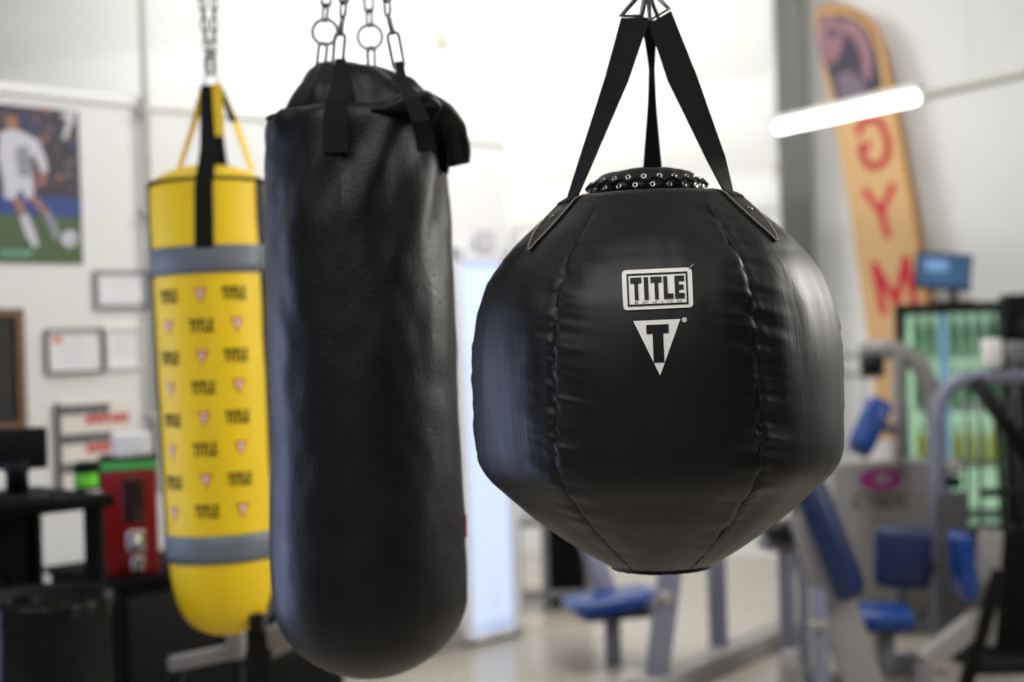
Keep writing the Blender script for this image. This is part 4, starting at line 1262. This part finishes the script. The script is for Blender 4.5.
# E: dark weight-stack machine at the right edge
t = thing('weight_stack_machine', down(P(985, 640, 6.0)), 'silver arched weight machine with black bars at the right edge', 'exercise machine')
DE = 6.2
arch = [P(938, 640, DE), P(936, 470, DE), P(936, 425, DE), P(940, 402, DE), P(950, 386, DE), P(966, 379, DE), P(990, 377, DE), P(1060, 374, DE), P(1075, 380, DE), P(1082, 400, DE), P(1085, 640, DE)]
arch[0].z = .02; arch[-1].z = .02
m = MB(); m.tube(arch, .035, 12, rads=[(.026, .034)] * len(arch), flat=(0, 1, 0)); m.build('arch_frame', 'gymlilac', t)
for px in (966, 979): MB().tube([P(px, 382, DE), Vector((P(px, 500, DE).x, DE, .3))], .008, 8).build('guide_rod', 'steel', t)
for px, rr in ((995, .011), (1011, .018)): MB().tube([P(px, 396, DE - .03), Vector((P(px, 500, DE).x + .03, DE - .03, .3))], rr, 10).build('black_rod', 'gymdark', t)
MB().beam(P(982, 493, DE - .06), P(1060, 490, DE - .06), .04, .035).build('crossbar', 'gymdark', t)
MB().tube([P(974, 379, DE - .12), P(1032, 462, DE - .2)], .034, 12).build('lever_bar', 'blackplastic', t)
MB().box(P(992, 353, DE), (.07, .09, .12), None, .015).build('top_block', 'white', t)
MB().box(P(1016, 352, DE), (.08, .09, .09), None, .015).build('top_bracket', 'gymgrey', t)
MB().box(P(952, 467, DE), (.07, .08, .06), None, .012).build('selector_block', 'gymwhite', t)
MB().box(P(953, 482, DE), (.06, .07, .05), None, .01).build('selector_grip', 'gymdark', t)
q = P(952, 560, DE); MB().beam(Vector((q.x, DE, .02)), P(950, 492, DE), .13, .1).build('weight_tube', 'gymshade', t)
m = MB()
for i in range(11): m.box((P(1018, 600, DE).x, DE + .02, .08 + i * .047), (.30, .22, .042), None, .004)
m.build('weight_stack', 'blackplastic', t)
q0 = P(962, 565, DE - .45); pad('thigh_pad', t, q0, (.06, .2, .27), Matrix.Rotation(R(-4), 3, 'Y'), 'blue', .025)
a = P(988, 530, DE - .4); b = P(985, 645, DE - .4)
MB().box((a + b) / 2, (.1, .03, (a - b).length), Matrix.Rotation(R(6), 3, 'Y'), .008).build('side_plate', 'gymwhite', t)
MB().beam(P(922, 664, DE - .6), P(988, 612, DE - .45), .05, .09).build('pedal_beam', 'gymwhite', t)
MB().beam(P(1000, 570, DE - .5), P(964, 690, DE - .5), .05, .05).build('brace', 'blackplastic', t)
q = P(922, 664, DE - .6); MB().beam(down(q), q, .05, .05).build('leg', 'gymgrey', t)
MB().box((P(1010, 600, DE).x, DE - .05, .03), (.5, .5, .06), None, .01).build('base', 'gymdark', t)

# ================================================================== LIGHT
def area(name, loc, target, size, power, col=(1, 1, 1), sy=None):
    l = bpy.data.lights.new(name, 'AREA'); l.energy = power; l.color = col; l.size = size
    if sy: l.shape = 'RECTANGLE'; l.size_y = sy
    o = bpy.data.objects.new(name, l); COL.objects.link(o); o.location = loc
    d = Vector(target) - Vector(loc)
    o.rotation_euler = d.to_track_quat('-Z', 'Y').to_euler()
    return o
area('window_daylight', (-3.0, 3.95, 1.0), (0.1, 2.5, 1.1), 2.2, 72, (.48, .58, 1), 1.7)
area('back_wall_fill', (-1.6, 7.9, 4.3), (-1.2, 9.6, 2.4), 3.6, 130, (1, .99, .97), .8)  # unseen fill added to brighten the far wall
area('partition_fill', (.9, 5.6, 4.0), (-.2, 7.4, 1.6), 1.2, 75, (1, .99, .97), .5)  # unseen fill added to brighten the door end of the partition
area('strip_light_side', (3.2, 3.7, 2.5), (.5, 2.4, 1.4), 1.3, 110, (1, .96, .9), 1.3)
area('area_left', (-1.6, 4.6, 4.2), (-1.8, 5.4, 1.4), 1.6, 16, (1, .985, .96), 1.0)  # area light aimed down at the notice wall
area('front_fill', (-.9, .4, 4.3), (-.6, 3.2, .6), 4.2, 180, (1, .985, .96), 3.2)  # broad unseen fill added overhead for the logo patch and yellow bag
w = bpy.data.worlds.new('World'); S.world = w; w.use_nodes = True
bgn = w.node_tree.nodes['Background']
bgn.inputs[0].default_value = (.92, .96, 1, 1); bgn.inputs[1].default_value = .09

# ================================================================== CAMERA
cam = bpy.data.cameras.new('camera'); co = bpy.data.objects.new('camera', cam); COL.objects.link(co)
cam.lens = 50; cam.sensor_width = 36; cam.sensor_fit = 'HORIZONTAL'
Bv = Vector((0, -1, 0))
co.matrix_world = Matrix(((RV.x, UV.x, Bv.x, CAM.x), (RV.y, UV.y, Bv.y, CAM.y), (RV.z, UV.z, Bv.z, CAM.z), (0, 0, 0, 1)))
cam.dof.use_dof = True; cam.dof.focus_distance = 2.06; cam.dof.aperture_fstop = 2.05
cam.clip_end = 60
S.camera = co
S.view_settings.view_transform = 'Standard'; S.view_settings.look = 'None'
S.view_settings.gamma = 1; S.view_settings.use_curve_mapping = False
S.view_settings.exposure = 0.
